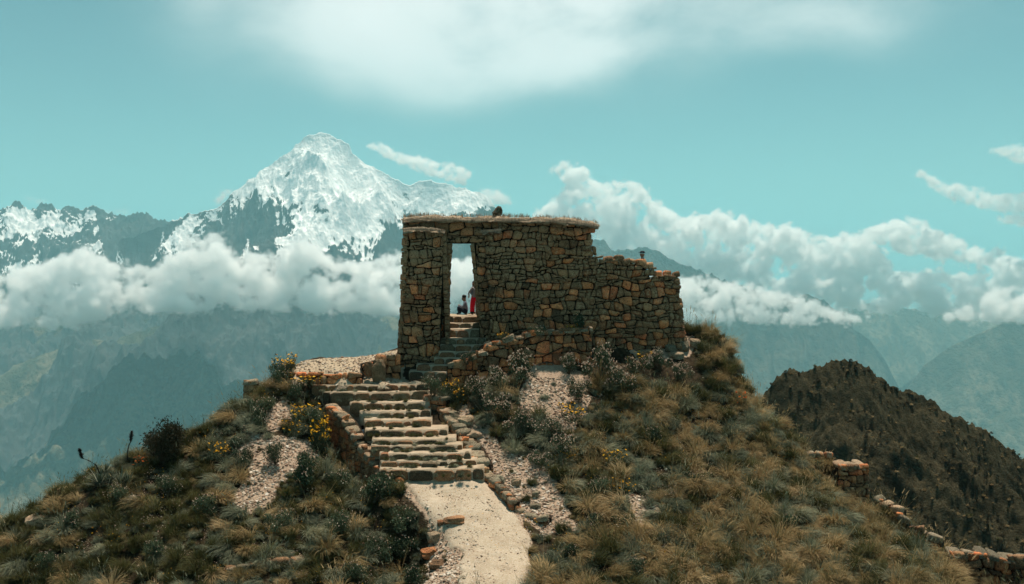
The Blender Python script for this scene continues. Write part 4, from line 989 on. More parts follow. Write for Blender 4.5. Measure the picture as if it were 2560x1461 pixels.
def shrub_meshes(seed, lm, n=1500, rx=.5, rz=.42, leaf=.030, blossoms=260, bm_=petal_pale, loose=.0, bsize=.026):
    """uneven crown made of several lumps of small leaves on visible stems, blossom heads near the surface"""
    r = random.Random(seed); lumps = []
    for k in range(9):
        a = r.uniform(0, 6.28); d = r.uniform(.1, .72) * rx; lumps.append((Vector((math.cos(a) * d, math.sin(a) * d, rz * r.uniform(.45, 1.25))), rx * r.uniform(.26, .48)))
    fol, blo, ste = MB(), MB(), MB()
    for i in range(n):
        c, rad = r.choice(lumps); d = rvec(r); k = r.random() ** (.45 if not loose else .6) * (1 + (loose * r.random() if r.random() < .25 else 0))
        p = c + Vector((d.x * rad, d.y * rad, d.z * rad * .85)) * k
        if p.z < .02: p.z = r.uniform(.02, .12)
        u_ = rvec(r); u_ = (u_ + d * .7).normalized(); v_ = u_.cross(rvec(r)); v_.normalize(); s_ = leaf * r.uniform(.6, 1.5); fol.quad(p, u_ * s_ * 1.7, v_ * s_ * .8, r.random())
    for i in range(blossoms):
        c, rad = r.choice(lumps); d = rvec(r); d.z = abs(d.z) * .9 + .15; d.normalize(); p = c + d * rad * r.uniform(.92, 1.16)
        tn = r.random()
        for j in range(4):
            u_ = rvec(r); v_ = u_.cross(rvec(r)).normalized(); s_ = bsize * r.uniform(.7, 1.4); blo.quad(p + rvec(r) * bsize * .5, u_ * s_, v_ * s_, tn)
    for c, rad in lumps:
        for q in range(3):
            e = c + rvec(r) * rad * .7; e.z = max(.05, e.z); b = Vector((r.uniform(-.06, .06), r.uniform(-.06, .06), -.05)); mid = (b + e) / 2 + rvec(r) * .06
            ste.strip([b, mid, e], .010, (e - b).cross(Vector((.3, 1, .2))).normalized(), r.random()); ste.strip([b, mid, e], .010, Vector((0, 0, 1)).cross(e - b).normalized(), r.random())
    return fol.mesh("foliage", lm), (blo.mesh("blossoms", bm_) if blossoms else None), ste.mesh("stems", stem_mat)
def yellow_meshes(seed, dense=1.0, rx=.4, h=.4, pm=petal_yellow, leafy=shrub_green):
    r = random.Random(seed); fol, blo, ste = MB(), MB(), MB()
    for i in range(int(60 * dense)):
        a = r.uniform(0, 6.28); d = math.sqrt(r.random()) * rx; b = Vector((math.cos(a) * d * .5, math.sin(a) * d * .5, -.04)); e = Vector((math.cos(a) * d, math.sin(a) * d, h * r.uniform(.45, 1.15)))
        ste.strip([b, (b + e) / 2 + rvec(r) * .03, e], .005, Vector((1, 0, 0)), r.random())
        for j in range(9): 
            k = r.random(); p = b + (e - b) * k + rvec(r) * .05; u_ = rvec(r); v_ = u_.cross(rvec(r)).normalized(); fol.quad(p, u_ * .07, v_ * .03, r.random())
        if r.random() < .75:
            tn = r.random(); up_ = (Vector((0, 0, 1)) + rvec(r) * .6).normalized(); s1 = up_.orthogonal().normalized(); s2 = up_.cross(s1); s_ = r.uniform(.022, .036)
            for j in range(5): an = j * 1.2566; dd = s1 * math.cos(an) + s2 * math.sin(an); blo.quad(e + dd * s_ * .7, dd * s_ * 1.5, up_.cross(dd) * s_, tn)
    return fol.mesh("foliage", leafy), blo.mesh("blossoms", pm), ste.mesh("stems", stem_mat)
def thing_of(name, meshes, loc, rz, scale, label, cat, group=None, tilt=(0, 0)):
    root = empty(name, loc, rz); root.scale = scale if isinstance(scale, (tuple, list)) else (scale,) * 3; root.rotation_euler.x, root.rotation_euler.y = tilt
    for me in meshes:
        if me is None: continue
        o = bpy.data.objects.new(me.name.split('.')[0], me); col.objects.link(o); o.parent = root
        if me.name.startswith(('foliage', 'blossom', 'stems')): o['kind'] = 'stuff'
    return tag(root, label, cat, group)

tus = {'gold': [tussock_mesh(10 + i, grass_gold, 340, .66, .48, sweep=s_) for i, s_ in enumerate(((0, 0), (-.35, -.1), (.3, -.2), (-.15, -.35)))],
       'grey': [tussock_mesh(20 + i, grass_grey, 360, .58, .50, sweep=s_, droop=1.15) for i, s_ in enumerate(((0, 0), (-.4, -.15), (.25, -.3), (-.6, -.2)))],
       'olive': [tussock_mesh(30 + i, grass_olive, 320, .56, .38, sweep=s_, droop=.6) for i, s_ in enumerate(((0, 0), (-.2, -.1), (.2, -.1), (0, -.2)))]}

# where the tufts stand: jittered positions over the visible hill, thinned by what the photograph shows there
def land(px, py):
    """landmark phrase for a place on the hill, from what stands near it"""
    if px < 330 and py < 1330: return "on the left skyline slope"
    if px < 620 and py < 1220: return "below the dark skyline bush"
    if px < 560: return "on the dark lower left slope"
    if px < 900 and py < 1110: return "left of the upper staircase"
    if px < 900 and py < 1260: return "near the bare scree left of the stairs"
    if px < 900: return "above the dark rock ledge"
    if px < 1140: return "beside the left edge of the path"
    if px < 1480 and py < 1120: return "among the pale-flowered shrubs"
    if px < 1480: return "right of the gravel path"
    if py < 960: return "at the foot of the right end of the wall"
    if px < 1800 and py < 1130: return "on the upper slope under the low wall end"
    if px < 1800 and py < 1300: return "on the middle of the right slope"
    if px < 1800: return "on the lower part of the right slope"
    if py < 1130: return "on the right skyline slope"
    if px < 2100: return "left of the square dark terrace wall"
    return "above the lower right terrace wall"
cand = []
R_ = random.Random(11)
yy = 29.0
while yy < 48:
    xx = -20.2
    while xx < 20:
        x = xx + R_.uniform(-.26, .26); y = yy + R_.uniform(-.26, .26); cand.append((x, y)); xx += .50
    yy += .47
CX = np.array(cand); CZ = gz(CX[:, 0], CX[:, 1])
cpx, cpy, c_path, c_rub, c_plat = masks(CX[:, 0], CX[:, 1], CZ)
def in_stairs(x, y):
    s0, s1 = steps[0], steps[-1]
    if not (s1['Y'] - .4 < y < s0['Y'] + 3.2): return False
    l = np.interp(-y, [-s_['Y'] for s_ in steps], [s_['xl'] for s_ in steps]); r_ = np.interp(-y, [-s_['Y'] for s_ in steps], [s_['xr'] for s_ in steps])
    return l - .7 < x < r_ + .75
CLEAR = [[(2085, 1150), (2185, 1150), (2185, 1285), (2095, 1290)], [(2375, 1375), (2620, 1390), (2620, 1500), (2400, 1500)], [(2185, 1236), (2215, 1255), (2350, 1350), (2350, 1400), (2250, 1320), (2190, 1260)],
         [(815, 1020), (890, 1090), (960, 1180), (955, 1215), (870, 1165), (812, 1095)], [(1440, 860), (1700, 855), (1700, 880), (1450, 895)], [(2010, 1128), (2090, 1125), (2090, 1160), (2010, 1155)]]
def in_walls_v(x, y):
    z = gz(x, y); qx_, qy_ = inv(x, y, z); r = np.zeros(x.shape, bool)
    for c__ in CLEAR: r |= inpoly(qx_, qy_, c__)
    for x0, x1, y0, y1 in ((-5.4, 8.4, 43.0, 46.9), (-3.2, 0, 41.9, 99), (-3, 3.4, 42.3, 46), (-9.8, -5, 42.3, 47)): r |= (x > x0) & (x < x1) & (y > y0) & (y < y1)
    return r
def in_stairs_v(x, y):
    s0, s1 = steps[0], steps[-1]; yy_ = [-s_['Y'] for s_ in steps]
    l = np.interp(-y, yy_, [s_['xl'] for s_ in steps]); r_ = np.interp(-y, yy_, [s_['xr'] for s_ in steps])
    return (y > s1['Y'] - .4) & (y < s0['Y'] + 3.2) & (x > l - .7) & (x < r_ + .75)
c_wall = in_walls_v(CX[:, 0], CX[:, 1]) | in_stairs_v(CX[:, 0], CX[:, 1])
dens = fbm(CX[:, 0] * .45 + 5, CX[:, 1] * .45, 3)
tufts = []
for i, (x, y) in enumerate(CX):
    px, py = cpx[i], cpy[i]
    if not (-150 < px < 2720 and 780 < py < 1640): continue
    if c_path[i] or c_plat[i] or c_wall[i]: continue
    if c_rub[i] and R_.random() > .07: continue
    if inpoly(np.array([px]), np.array([py]), [(1090, 1290), (1420, 1290), (1400, 1480), (1050, 1480)])[0] and R_.random() > .25 and px < 1340: continue
    if y > 46.8 and x < 8: continue
    keep = .80 + dens[i] * .8
    if px > 1500: keep = .97
    if R_.random() > keep: continue
    if px > 1780: k = R_.choices(('gold', 'grey', 'olive'), (5, 3, 2.5))[0]
    elif px > 1450: k = R_.choices(('gold', 'grey', 'olive'), (3, 4, 3))[0]
    elif px > 1100: k = R_.choices(('gold', 'grey', 'olive'), (2, 4, 2))[0]
    elif px > 520: k = R_.choices(('gold', 'grey', 'olive'), (1.5, 4, 4))[0]
    else: k = R_.choices(('gold', 'grey', 'olive'), (1, 1.5, 6))[0]
    s_ = R_.uniform(.65, 1.5) * (1.02 if px > 1100 else .95)
    if c_rub[i]: s_ *= .6
    if px < 1180 and px > 1000 and py > 1250: s_ *= .6
    tufts.append((x, y, float(gz(x, y)), s_, k, R_.randrange(4), R_.uniform(0, 6.28) if R_.random() < .4 else R_.gauss(0, .5), px, py))
print("tufts", len(tufts))
vis = [t_ for t_ in tufts if 0 < t_[7] < 2560 and t_[8] < 1461]
vis.sort(key=lambda t_: -t_[3] / t_[1])
big = vis[:290]; bigset = set(id(t_) for t_ in big); rest = [t_ for t_ in tufts if id(t_) not in bigset]
nmk = {'gold': ("straw-yellow", "golden dry", "pale golden"), 'grey': ("grey-green", "silvery", "dull grey"), 'olive': ("olive green", "dark olive", "brownish green")}
shp = ("bushy", "left-swept", "right-swept", "drooping")
LMK = [(402, 1110, "dark skyline bush"), (280, 1150, "spiky rosettes"), (148, 1240, "short dried flower spike"), (625, 975, "broken wall end"), (622, 1060, "scrap of white paper"), (600, 1150, "top of the bare scree"), (690, 1150, "grey-green scree bush"),
       (600, 1300, "lower tip of the bare scree"), (760, 1190, "large dark green bush"), (800, 1110, "densest orange-yellow flowers"), (930, 1230, "wide shrub left of the path"), (660, 1405, "rock ledge"), (330, 1262, "dark mossy boulder"), (95, 1300, "far left rock outcrop"),
       (1000, 1330, "tangled dark bank shrub"), (1080, 1390, "grey rocks at the path edge"), (300, 1440, "bottom edge of the frame"), (800, 1450, "bottom edge below the ledge"), (50, 1440, "bottom left corner"), (1240, 1030, "wide pink-dotted shrub"), (1370, 1080, "low pale-blossomed shrub"),
       (1412, 1130, "shrub below the yellow daisies"), (1340, 1240, "upright dark stone by the path"), (1340, 1300, "end of the path kerb"), (1500, 930, "tallest white-blossomed shrub"), (1600, 930, "sparse white-dotted shrub"), (1710, 870, "pale boulders at the wall corner"),
       (1535, 1160, "mid-slope yellow flowers"), (1600, 1280, "small bare patch on the right slope"), (1480, 1320, "shrub right of the lower path"), (1852, 1005, "orange-red flower"), (2045, 1140, "pale stone heap on the ridge"), (2135, 1200, "square dark terrace wall"),
       (2270, 1300, "tumbled line of wall stones"), (2450, 1400, "lower right terrace wall"), (1700, 1450, "bottom edge under the right slope"), (2050, 1450, "bottom edge left of the terrace wall"), (1400, 1450, "bottom edge right of the path"), (1800, 870, "right skyline by the wall"), (1430, 1040, "yellow daisies"), (500, 1090, "skyline between bush and stairs")]
NUM = ("one", "one", "two", "three", "four", "five", "six", "seven", "eight", "nine", "ten", "eleven", "twelve")
used_l = set()
def tuft_label(px, py, s_, k, vi):
    c__ = sorted((math.hypot(px - a, py - b), a, b, n_) for a, b, n_ in LMK)
    for tn in (nmk[k][int(px + py) % 3], nmk[k][(int(px + py) + 1) % 3]):
        for dd, a, b, n_ in c__[:4]:
            dx, dy = px - a, py - b; num = NUM[max(1, min(12, round(dd / 38)))]
            dr = ("up-" if dy < -.4 * dd else "down-" if dy > .4 * dd else "") + ("right" if dx > 0 else "left") if abs(dx) > .35 * dd else ("above" if dy < 0 else "below")
            l = f"{shp[vi]} {tn} tussock {num} width{'s' if num != 'one' else ''} {dr} {'' if dr in ('above', 'below') else 'of '}the {n_}"
            if l not in used_l: used_l.add(l); return l
    return l
for x, y, z, s_, k, vi, rz, px, py in big:
    me = tus[k][vi]; o = bpy.data.objects.new("grass_tussock", me); col.objects.link(o)
    o.location = (x, y, z); o.rotation_euler = (R_.gauss(0, .12) - .08, R_.gauss(0, .12), rz); o.scale = (s_, s_, s_ * R_.uniform(.8, 1.15))
    tag(o, tuft_label(px, py, s_, k, vi), "grass tussock", "grass tussocks covering the hill")

# everything smaller: one object per kind of growth, instanced inside itself
def scatter_stuff(name, protos, items, label=None, cat=None):
    """items: (x, y, z, scale, rx, ry, rz, index)"""
    pc = bpy.data.collections.new(name + "_kinds")
    for i, me in enumerate(protos):
        po = bpy.data.objects.new(f"{name}_kind_{i:02d}", me); pc.objects.link(po)
    me = bpy.data.meshes.new(name); me.from_pydata([tuple(i_[:3]) for i_ in items], [], [])
    a = me.attributes.new('rot', 'FLOAT_VECTOR', 'POINT'); a.data.foreach_set('vector', [c for i_ in items for c in i_[4:7]])
    a = me.attributes.new('scl', 'FLOAT', 'POINT'); a.data.foreach_set('value', [i_[3] for i_ in items])
    a = me.attributes.new('idx', 'INT', 'POINT'); a.data.foreach_set('value', [i_[7] for i_ in items])
    o = bpy.data.objects.new(name, me); col.objects.link(o)
    ng = bpy.data.node_groups.new(name, "GeometryNodeTree")
    ng.interface.new_socket("Geometry", in_out='INPUT', socket_type='NodeSocketGeometry'); ng.interface.new_socket("Geometry", in_out='OUTPUT', socket_type='NodeSocketGeometry')
    t = NT(ng); gi = t.n("NodeGroupInput"); go = t.n("NodeGroupOutput")
    ci = t.n("GeometryNodeCollectionInfo"); ci.inputs['Collection'].default_value = pc; ci.inputs['Separate Children'].default_value = True; ci.inputs['Reset Children'].default_value = True
    ip = t.n("GeometryNodeInstanceOnPoints"); t.L.new(gi.outputs[0], ip.inputs['Points']); t.L.new(ci.outputs[0], ip.inputs['Instance']); ip.inputs['Pick Instance'].default_value = True
    def na(nm, typ):
        n_ = t.n("GeometryNodeInputNamedAttribute"); n_.data_type = typ; n_.inputs['Name'].default_value = nm; return n_.outputs['Attribute']
    t.L.new(na('idx', 'INT'), ip.inputs['Instance Index'])
    e2r = t.n("FunctionNodeEulerToRotation"); t.L.new(na('rot', 'FLOAT_VECTOR'), e2r.inputs[0]); t.L.new(e2r.outputs[0], ip.inputs['Rotation'])
    cs = t.n("ShaderNodeCombineXYZ"); sc_ = na('scl', 'FLOAT')
    for q in range(3): t.L.new(sc_, cs.inputs[q])
    t.L.new(cs.outputs[0], ip.inputs['Scale'])
    t.L.new(ip.outputs[0], go.inputs[0])
    md = o.modifiers.new("scatter", 'NODES'); md.node_group = ng
    return tag(o, label, cat, kind='stuff')
kinds_ = ['gold', 'grey', 'olive']
allT = [m_ for k in kinds_ for m_ in tus[k]]
items = [(x, y, z, s_, R_.gauss(0, .15), R_.gauss(0, .15), rz, kinds_.index(k) * 4 + vi) for x, y, z, s_, k, vi, rz, px, py in rest]
# short filler grass between the tussocks
NF = 10000; fx = np.array([R_.uniform(-20, 20) for _ in range(NF)]); fy = np.array([R_.uniform(28.5, 48.5) for _ in range(NF)]); fz = gz(fx, fy); fpx, fpy = inv(fx, fy, fz); fw = in_walls_v(fx, fy) | in_stairs_v(fx, fy)
fj = np.clip(np.rint(_iy(fy)).astype(int), 0, len(uy) - 1); fi = np.clip(np.rint(_ix(fx)).astype(int), 0, len(ux) - 1)
for q in range(NF):
    x, y, z, px, py = float(fx[q]), float(fy[q]), float(fz[q]), fpx[q], fpy[q]
    if not (-100 < px < 2660 and py < 1600) or fw[q] or (y > 46.8 and x < 8): continue
    if bare[fj[q], fi[q]] > .5 and R_.random() > (.08 if not mpath[fj[q], fi[q]] else (.05 if fpx[q] < 1200 else .012)): continue
    k = R_.choices((0, 1, 2), (2 if px > 1400 else .7, 2.5, 1.5 if px > 1100 else 4))[0]
    items.append((x, y, z, R_.uniform(.28, .58) * (.6 if bare[fj[q], fi[q]] > .5 else 1), R_.gauss(0, .2), R_.gauss(0, .2), R_.uniform(0, 6.28), k * 4 + R_.randrange(4)))
for s_ in steps:      # small tufts rooted along the risers of the stairs
    for q in range(17):
        f = R_.random(); x = s_['xl'] + (s_['xr'] - s_['xl']) * f; up__ = R_.random() < .12
        items.append((x, s_['Y'] - .24 if not up__ else s_['Y'] + R_.uniform(.05, .35), s_['zb'] - .02 if not up__ else s_['zt'] - .03, R_.uniform(.16, .42), R_.gauss(0, .3), R_.gauss(0, .3), R_.uniform(0, 6.28), R_.choice((1, 2)) * 4 + R_.randrange(4)))
print("stuff grass", len(items))
scatter_stuff("grass", allT, items, "short and scattered grass filling the slopes between the bigger tussocks", "grass")

sp_it = []
NF = 2600; fx = rng.uniform(-16, 14, NF); fy = rng.uniform(29.5, 45.5, NF); fz = gz(fx, fy); fpx, fpy = inv(fx, fy, fz); fw = in_walls_v(fx, fy) | in_stairs_v(fx, fy)
clus = fbm(fx * .5 + 40, fy * .5, 3)
for q in range(NF):
    if fw[q] or fpy[q] > 1500 or (fpx[q] > 1850 and R_.random() < .85) or clus[q] < R_.uniform(-.3, .5): continue
    sp_it.append((float(fx[q]), float(fy[q]), float(fz[q]) + R_.uniform(.1, .35), R_.uniform(.7, 1.4), R_.gauss(0, .4), R_.gauss(0, .4), R_.uniform(0, 6.28), R_.choice((0, 0, 0, 1, 1))))
def speck(seed, mat, num=7):
    r = random.Random(seed); mb = MB()
    for _ in range(num):
        c = Vector((r.uniform(-.16, .16), r.uniform(-.16, .16), r.uniform(-.1, .12)))
        for j in range(3): u_ = rvec(r); mb.quad(c + u_ * .008, u_ * .034, u_.cross(rvec(r)).normalized() * .028, r.random())
    return mb.mesh("wild_flower", mat)
scatter_stuff("wildflowers", [speck(1, petal_pale, 9), speck(2, petal_yellow, 4)], sp_it, "tiny pale and yellow wildflowers dotted through the grass", "wildflowers")

# loose chips of rock on the bare ground
def chip_mesh(seed):
    r = random.Random(seed); bm = bmesh.new(); bmesh.ops.create_icosphere(bm, subdivisions=1, radius=.5)
    for v in bm.verts: v.co = Vector((v.co.x * r.uniform(.7, 1.4), v.co.y * r.uniform(.6, 1.1), v.co.z * r.uniform(.25, .6)))
    me = bpy.data.meshes.new("chip"); bm.to_mesh(me); bm.free(); me.materials.append(chip_mat); return me
m, t = newmat("rock_chips"); oi = t.n("ShaderNodeObjectInfo").outputs['Random']
chip_mat = finish(m, t, t.ramp(oi, [(0, (.10, .06, .04)), (.2, (.26, .17, .12)), (.45, (.40, .31, .23)), (.7, (.48, .40, .31)), (.9, (.60, .54, .46)), (1, (.15, .10, .075))]), .9, None, .2)
citems = []
NF = 90000; fx = rng.uniform(-13, 9, NF); fy = rng.uniform(29.5, 46.9, NF); fz = gz(fx, fy); fw = in_walls_v(fx, fy) | in_stairs_v(fx, fy)
fj = np.clip(np.rint(_iy(fy)).astype(int), 0, len(uy) - 1); fi = np.clip(np.rint(_ix(fx)).astype(int), 0, len(ux) - 1)
for q in range(NF):
    j, i = fj[q], fi[q]
    if fw[q] and not mplat[j, i]: continue
    if not mrub[j, i] and not (mpath[j, i] and R_.random() < .55) and not (mplat[j, i] and R_.random() < .3) and R_.random() > .02: continue
    citems.append((float(fx[q]), float(fy[q]), float(fz[q]) + (.08 if mpath[j, i] else .01), R_.choice((.03, .04, .05, .06, .09, .09, .15)) * R_.uniform(.7, 1.3) * (.6 if mpath[j, i] else 1), R_.gauss(0, .3), R_.gauss(0, .3), R_.uniform(0, 6.28), R_.randrange(5)))
print("chips", len(citems))
scatter_stuff("gravel", [chip_mesh(i) for i in range(5)], citems, "loose pinkish rock chips strewn over the bare ground", "gravel")

# ------------------------------------------------------------------ shrubs and flowers, each its own thing
shr = [shrub_meshes(40 + i, shrub_green, 1900, leaf=.026, blossoms=170, bsize=.028) for i in range(4)]
shr_plain = [shrub_meshes(50 + i, shrub_green, 1900, leaf=.03, blossoms=40) for i in range(3)]
def on(px, py):
    p = ground_at(px, py); return p
PX = lambda Y: F / Y
def shrub(px, py, wpx, hpx, meshes, label, cat="shrub", loc=None, group=None, name="shrub"):
    p = loc or on(px, py); s_ = wpx / (F / p.y) / 1.15; h = hpx / (F / p.y) / .72
    return thing_of(name, meshes, p, R_.uniform(0, 6.28), (s_, s_, h), label, cat, group)
for k, (px, py, w_, h_, lb) in enumerate((
        (1308, 958, 118, 88, "rounded shrub thick with pinkish white blossom in front of the curved retaining wall"),
        (1248, 978, 84, 70, "smaller blossoming shrub just left of the round pinkish one"),
        (1195, 1012, 86, 84, "tall loose shrub with pale blossom right of the stair-side pier"),
        (1240, 1050, 112, 80, "wide dark shrub dotted with pink blossom on the slope above the path kerb"),
        (1300, 1088, 110, 72, "low spreading pinkish shrub in the middle of the flowering slope"),
        (1372, 1098, 104, 66, "low pale-blossomed shrub at the lower edge of the stony patch"),
        (1412, 1150, 100, 76, "pinkish flowering shrub below the yellow daisies on the right slope"),
        (1350, 1170, 80, 50, "small grey flowering shrub just above the upper right of the path"),
        (1500, 955, 120, 105, "tallest white-blossomed shrub under the low part of the long wall"),
        (1552, 985, 100, 80, "grey-green blossoming shrub just right of the tallest white one"),
        (1450, 1010, 96, 76, "dusty green shrub with white blossom at the right of the stony patch"),
        (1600, 945, 92, 66, "sparse white-dotted shrub below the wall near its right end"),
        (1650, 925, 84, 60, "small white-dotted shrub nearest the right corner of the wall"),
        (1422, 935, 70, 60, "narrow white-blossomed shrub at the far end of the curved retaining wall"),
        (1700, 960, 80, 60, "faint grey shrub below the pale boulders at the wall's right corner"))):
    shrub(px, py, w_, h_, shr[k % 4], lb, group="pale flowering shrubs on the slope")
for k, (px, py, w_, h_, lb, lc) in enumerate((
        (1086, 992, 76, 62, "grey-green bush growing on top of the stone pier beside the stairs", P(1084, 992, 41.0)),
        (1128, 1004, 60, 46, "small silvery bush just right of the pier bush", None),
        (1452, 824, 62, 50, "silvery bush growing on the far end of the retaining wall against the gateway wall", P(1452, 826, 43.7)),
        (1345, 838, 74, 28, "low silvery cushion plant trailing over the middle of the retaining wall", P(1345, 838, 43.2)),
        (1165, 912, 50, 34, "small dark plant hanging over the lowest end of the retaining wall", P(1168, 910, 42.3)),
        (760, 1232, 132, 116, "large dark green bush with tiny pale flowers left of the lower stairs", None),
        (610, 1168, 76, 62, "dark round bush at the top edge of the bare scree", None),
        (690, 1160, 80, 60, "grey-green bush in the middle of the bare scree", None),
        (578, 1132, 66, 44, "smooth grey rounded bush above the bare scree", None),
        (655, 1040, 96, 56, "grey-green bush on the slope below the broken wall end", None),
        (645, 1072, 70, 46, "dark bush beside the scrap of white paper", None),
        (930, 1258, 150, 88, "wide dark green shrub at the left of the top of the path", None),
        (852, 1225, 90, 60, "green bush in the shade below the stair retaining wall", None),
        (1000, 1330, 120, 66, "tangled dark shrub low on the left bank of the path", None),
        (780, 1075, 84, 66, "dark leafy bush among the yellow flowers left of the stairs", None),
        (735, 1010, 70, 64, "dark bush on the bank below the yellow-flowered corner", None),
        (690, 968, 76, 62, "dark tufted bush on the corner of the gravel platform", None),
        (1480, 1330, 90, 52, "small grey-green shrub right of the lowest part of the path", None),
        (1012, 1400, 110, 76, "dark shrub in the hollow left of the path's lower stretch", None), (940, 1415, 110, 70, "dark shrub between the lower path and the rock ledge", None),
        (1030, 1468, 100, 70, "dark shrub at the bottom edge beside the path", None),
        (420, 1240, 90, 60, "dark bush on the left slope below the skyline bush", None), (520, 1290, 96, 60, "dark green bush left of the lower tip of the bare scree", None), (180, 1330, 90, 56, "dark bush on the lowest part of the left skyline slope", None),
        (700, 1330, 100, 64, "dark bush above the rock ledge", None), (840, 1340, 96, 62, "dark bush right of and above the rock ledge", None), (400, 1400, 100, 60, "dark bush near the bottom of the left slope", None), (880, 1460, 110, 70, "dark bush at the bottom edge right of the ledge", None),
        (130, 1430, 90, 54, "dark bush near the bottom left corner", None), (1420, 1400, 80, 50, "dark bush at the bottom right of the path", None), (1560, 1330, 84, 50, "grey-green bush beside the small bare patch", None), (1500, 1240, 80, 50, "grey-green bush between the daisies and the bare patch", None),
        (1640, 1110, 90, 52, "grey-green bush high on the right slope", None), (1740, 1220, 84, 50, "dark bush in the middle of the right slope", None), (1600, 1440, 90, 50, "dark bush low on the right slope", None), (1960, 1330, 90, 50, "dark bush on the lower right slope left of the terrace walls", None),
        (300, 1262, 90, 60, "dark leafy bush on the slope below the spiky rosettes", None))):
    shrub(px, py, w_, h_, shr_plain[k % 3], lb, loc=lc, group="green bushes on the hill")
big_bush = shrub_meshes(77, shrub_dark, 5200, rx=.5, rz=.46, leaf=.026, blossoms=0, loose=.5)
shrub(402, 1156, 152, 128, big_bush, "large dark loose-twigged bush standing on the left skyline", cat="bush", name="skyline_bush")
yel = [yellow_meshes(60 + i, d_) for i, d_ in enumerate((1.0, 1.6, .6))]
for k, (px, py, w_, h_, lb, lc) in enumerate((
        (712, 930, 64, 44, "yellow flowers on the left corner of the gravel platform", P(712, 932, 42.4)),
        (765, 962, 84, 22, "low mat of bright yellow flowers below the platform kerb", None),
        (800, 1135, 62, 80, "densest clump of orange-yellow flowers left of the staircase", None),
        (790, 1092, 70, 50, "looser yellow flowers just above the densest orange-yellow clump", None),
        (762, 1060, 80, 50, "scattered yellow flowers on the dark bank left of the stairs", None),
        (735, 1095, 60, 40, "few yellow flowers above the middle of the bare scree", None),
        (1128, 985, 44, 34, "bright yellow flowers at the foot of the retaining wall's low end", None),
        (1150, 1006, 40, 34, "small yellow flowers between the pier bush and the tall loose shrub", None),
        (1430, 1052, 74, 40, "cluster of yellow daisies below the stony patch", None),
        (1412, 1152, 80, 26, "low yellow daisies in front of the pinkish flowering shrub", None),
        (1535, 1168, 66, 44, "yellow flowers among grey tussocks on the middle right slope", None),
        (1560, 1240, 60, 40, "sparse yellow flowers lower down the right slope", None),
        (1432, 838, 34, 26, "two yellow blooms beside the silvery bush on the retaining wall", P(1430, 836, 43.6)),
        (1262, 852, 44, 18, "tiny yellow flowers on the retaining wall's grassy top", P(1262, 850, 42.9)),
        (548, 1150, 60, 40, "sparse yellow flowers left of the smooth grey bush", None),
        (1600, 905, 70, 26, "small yellow flowers under the low wall end", None))):
    d_ = yel[1] if k in (1, 2) else (yel[2] if k % 2 else yel[0])
    p = lc or on(px, py); s_ = w_ / (F / p.y) / .8; h = h_ / (F / p.y) / .42
    thing_of("yellow_flowers", d_, p, k, (s_, s_, h), lb, "yellow flowers", "yellow flowers on the hill")
redm = yellow_meshes(91, .5, .3, .35, petal_red)
for px, py, w_, h_, lb in ((1852, 1024, 34, 40, "bright orange-red flower on the right skyline slope"), (352, 1172, 44, 26, "dull red flowers below the dark skyline bush")):
    p = on(px, py); s_ = w_ / (F / p.y) / .6; thing_of("red_flower", redm, p, 0, (s_, s_, h_ / (F / p.y) / .35), lb, "red flower")
ros_mat = leaf_mat('rosette_leaves', [(0, (.03, .045, .03)), (.6, (.09, .11, .07)), (1, (.30, .32, .24))], .1, inst=.1)
# spiky rosettes with tall dark flower spikes
def rosette_mesh(seed):
    r = random.Random(seed); mb = MB()
    for i in range(70):
        a = r.uniform(0, 6.28); el = r.uniform(.1, 1.35); d = Vector((math.cos(a) * math.cos(el), math.sin(a) * math.cos(el), math.sin(el))); L_ = r.uniform(.38, .62)
        mb.strip([Vector((0, 0, .03)), d * L_ * .5 + Vector((0, 0, .05)), d * L_ + Vector((0, 0, .02))], .030, d.cross(Vector((0, 0, 1))).normalized(), r.random(), .08)
    return mb.mesh("rosette", ros_mat)
ros = [rosette_mesh(i) for i in range(2)]
def tube_verts(path, radii, n=8):
    vs, fs = [], []
    for k, (p, r) in enumerate(zip(path, radii)):
        d = (path[min(k + 1, len(path) - 1)] - path[max(k - 1, 0)]).normalized(); a = d.orthogonal().normalized(); b = d.cross(a)
        for i in range(n): an = 2 * math.pi * i / n; vs.append(p + (a * math.cos(an) + b * math.sin(an)) * r)
    for k in range(len(path) - 1):
        for i in range(n): fs.append((k * n + i, k * n + (i + 1) % n, (k + 1) * n + (i + 1) % n, (k + 1) * n + i))
    fs.append(tuple(range(n))[::-1]); fs.append(tuple(range((len(path) - 1) * n, len(path) * n))); return vs, fs
def spike(root, pts, Y, hw):
    """stalk and bristly flower head; pts are photograph pixels at depth Y"""
    W2 = [P(x, y, Y) - root.location for x, y in pts]
    n = len(W2) - 1; vs, fs = tube_verts(W2[:n + 1], [.022] * (n + 1)); mesh_obj("stalk", vs, fs, head_mat, root)
    a, b = W2[-2], W2[-1]; mb = MB(); r = random.Random(int(a.x * 100)); d = (b - a)
    for i in range(260):
        k = r.random(); wd = hw * math.sin(math.pi * min(1, .12 + k * .82)) ** .7; o_ = rvec(r); o_ = (o_ - d.normalized() * o_.dot(d.normalized())).normalized(); c = a + d * k + o_ * wd * r.random()
        mb.quad(c, (o_ + d.normalized() * .6) * .09, d.cross(o_).normalized() * .05, r.random())
    o = bpy.data.objects.new("flower_head", mb.mesh("flower_head", head_mat)); col.objects.link(o); o.parent = root
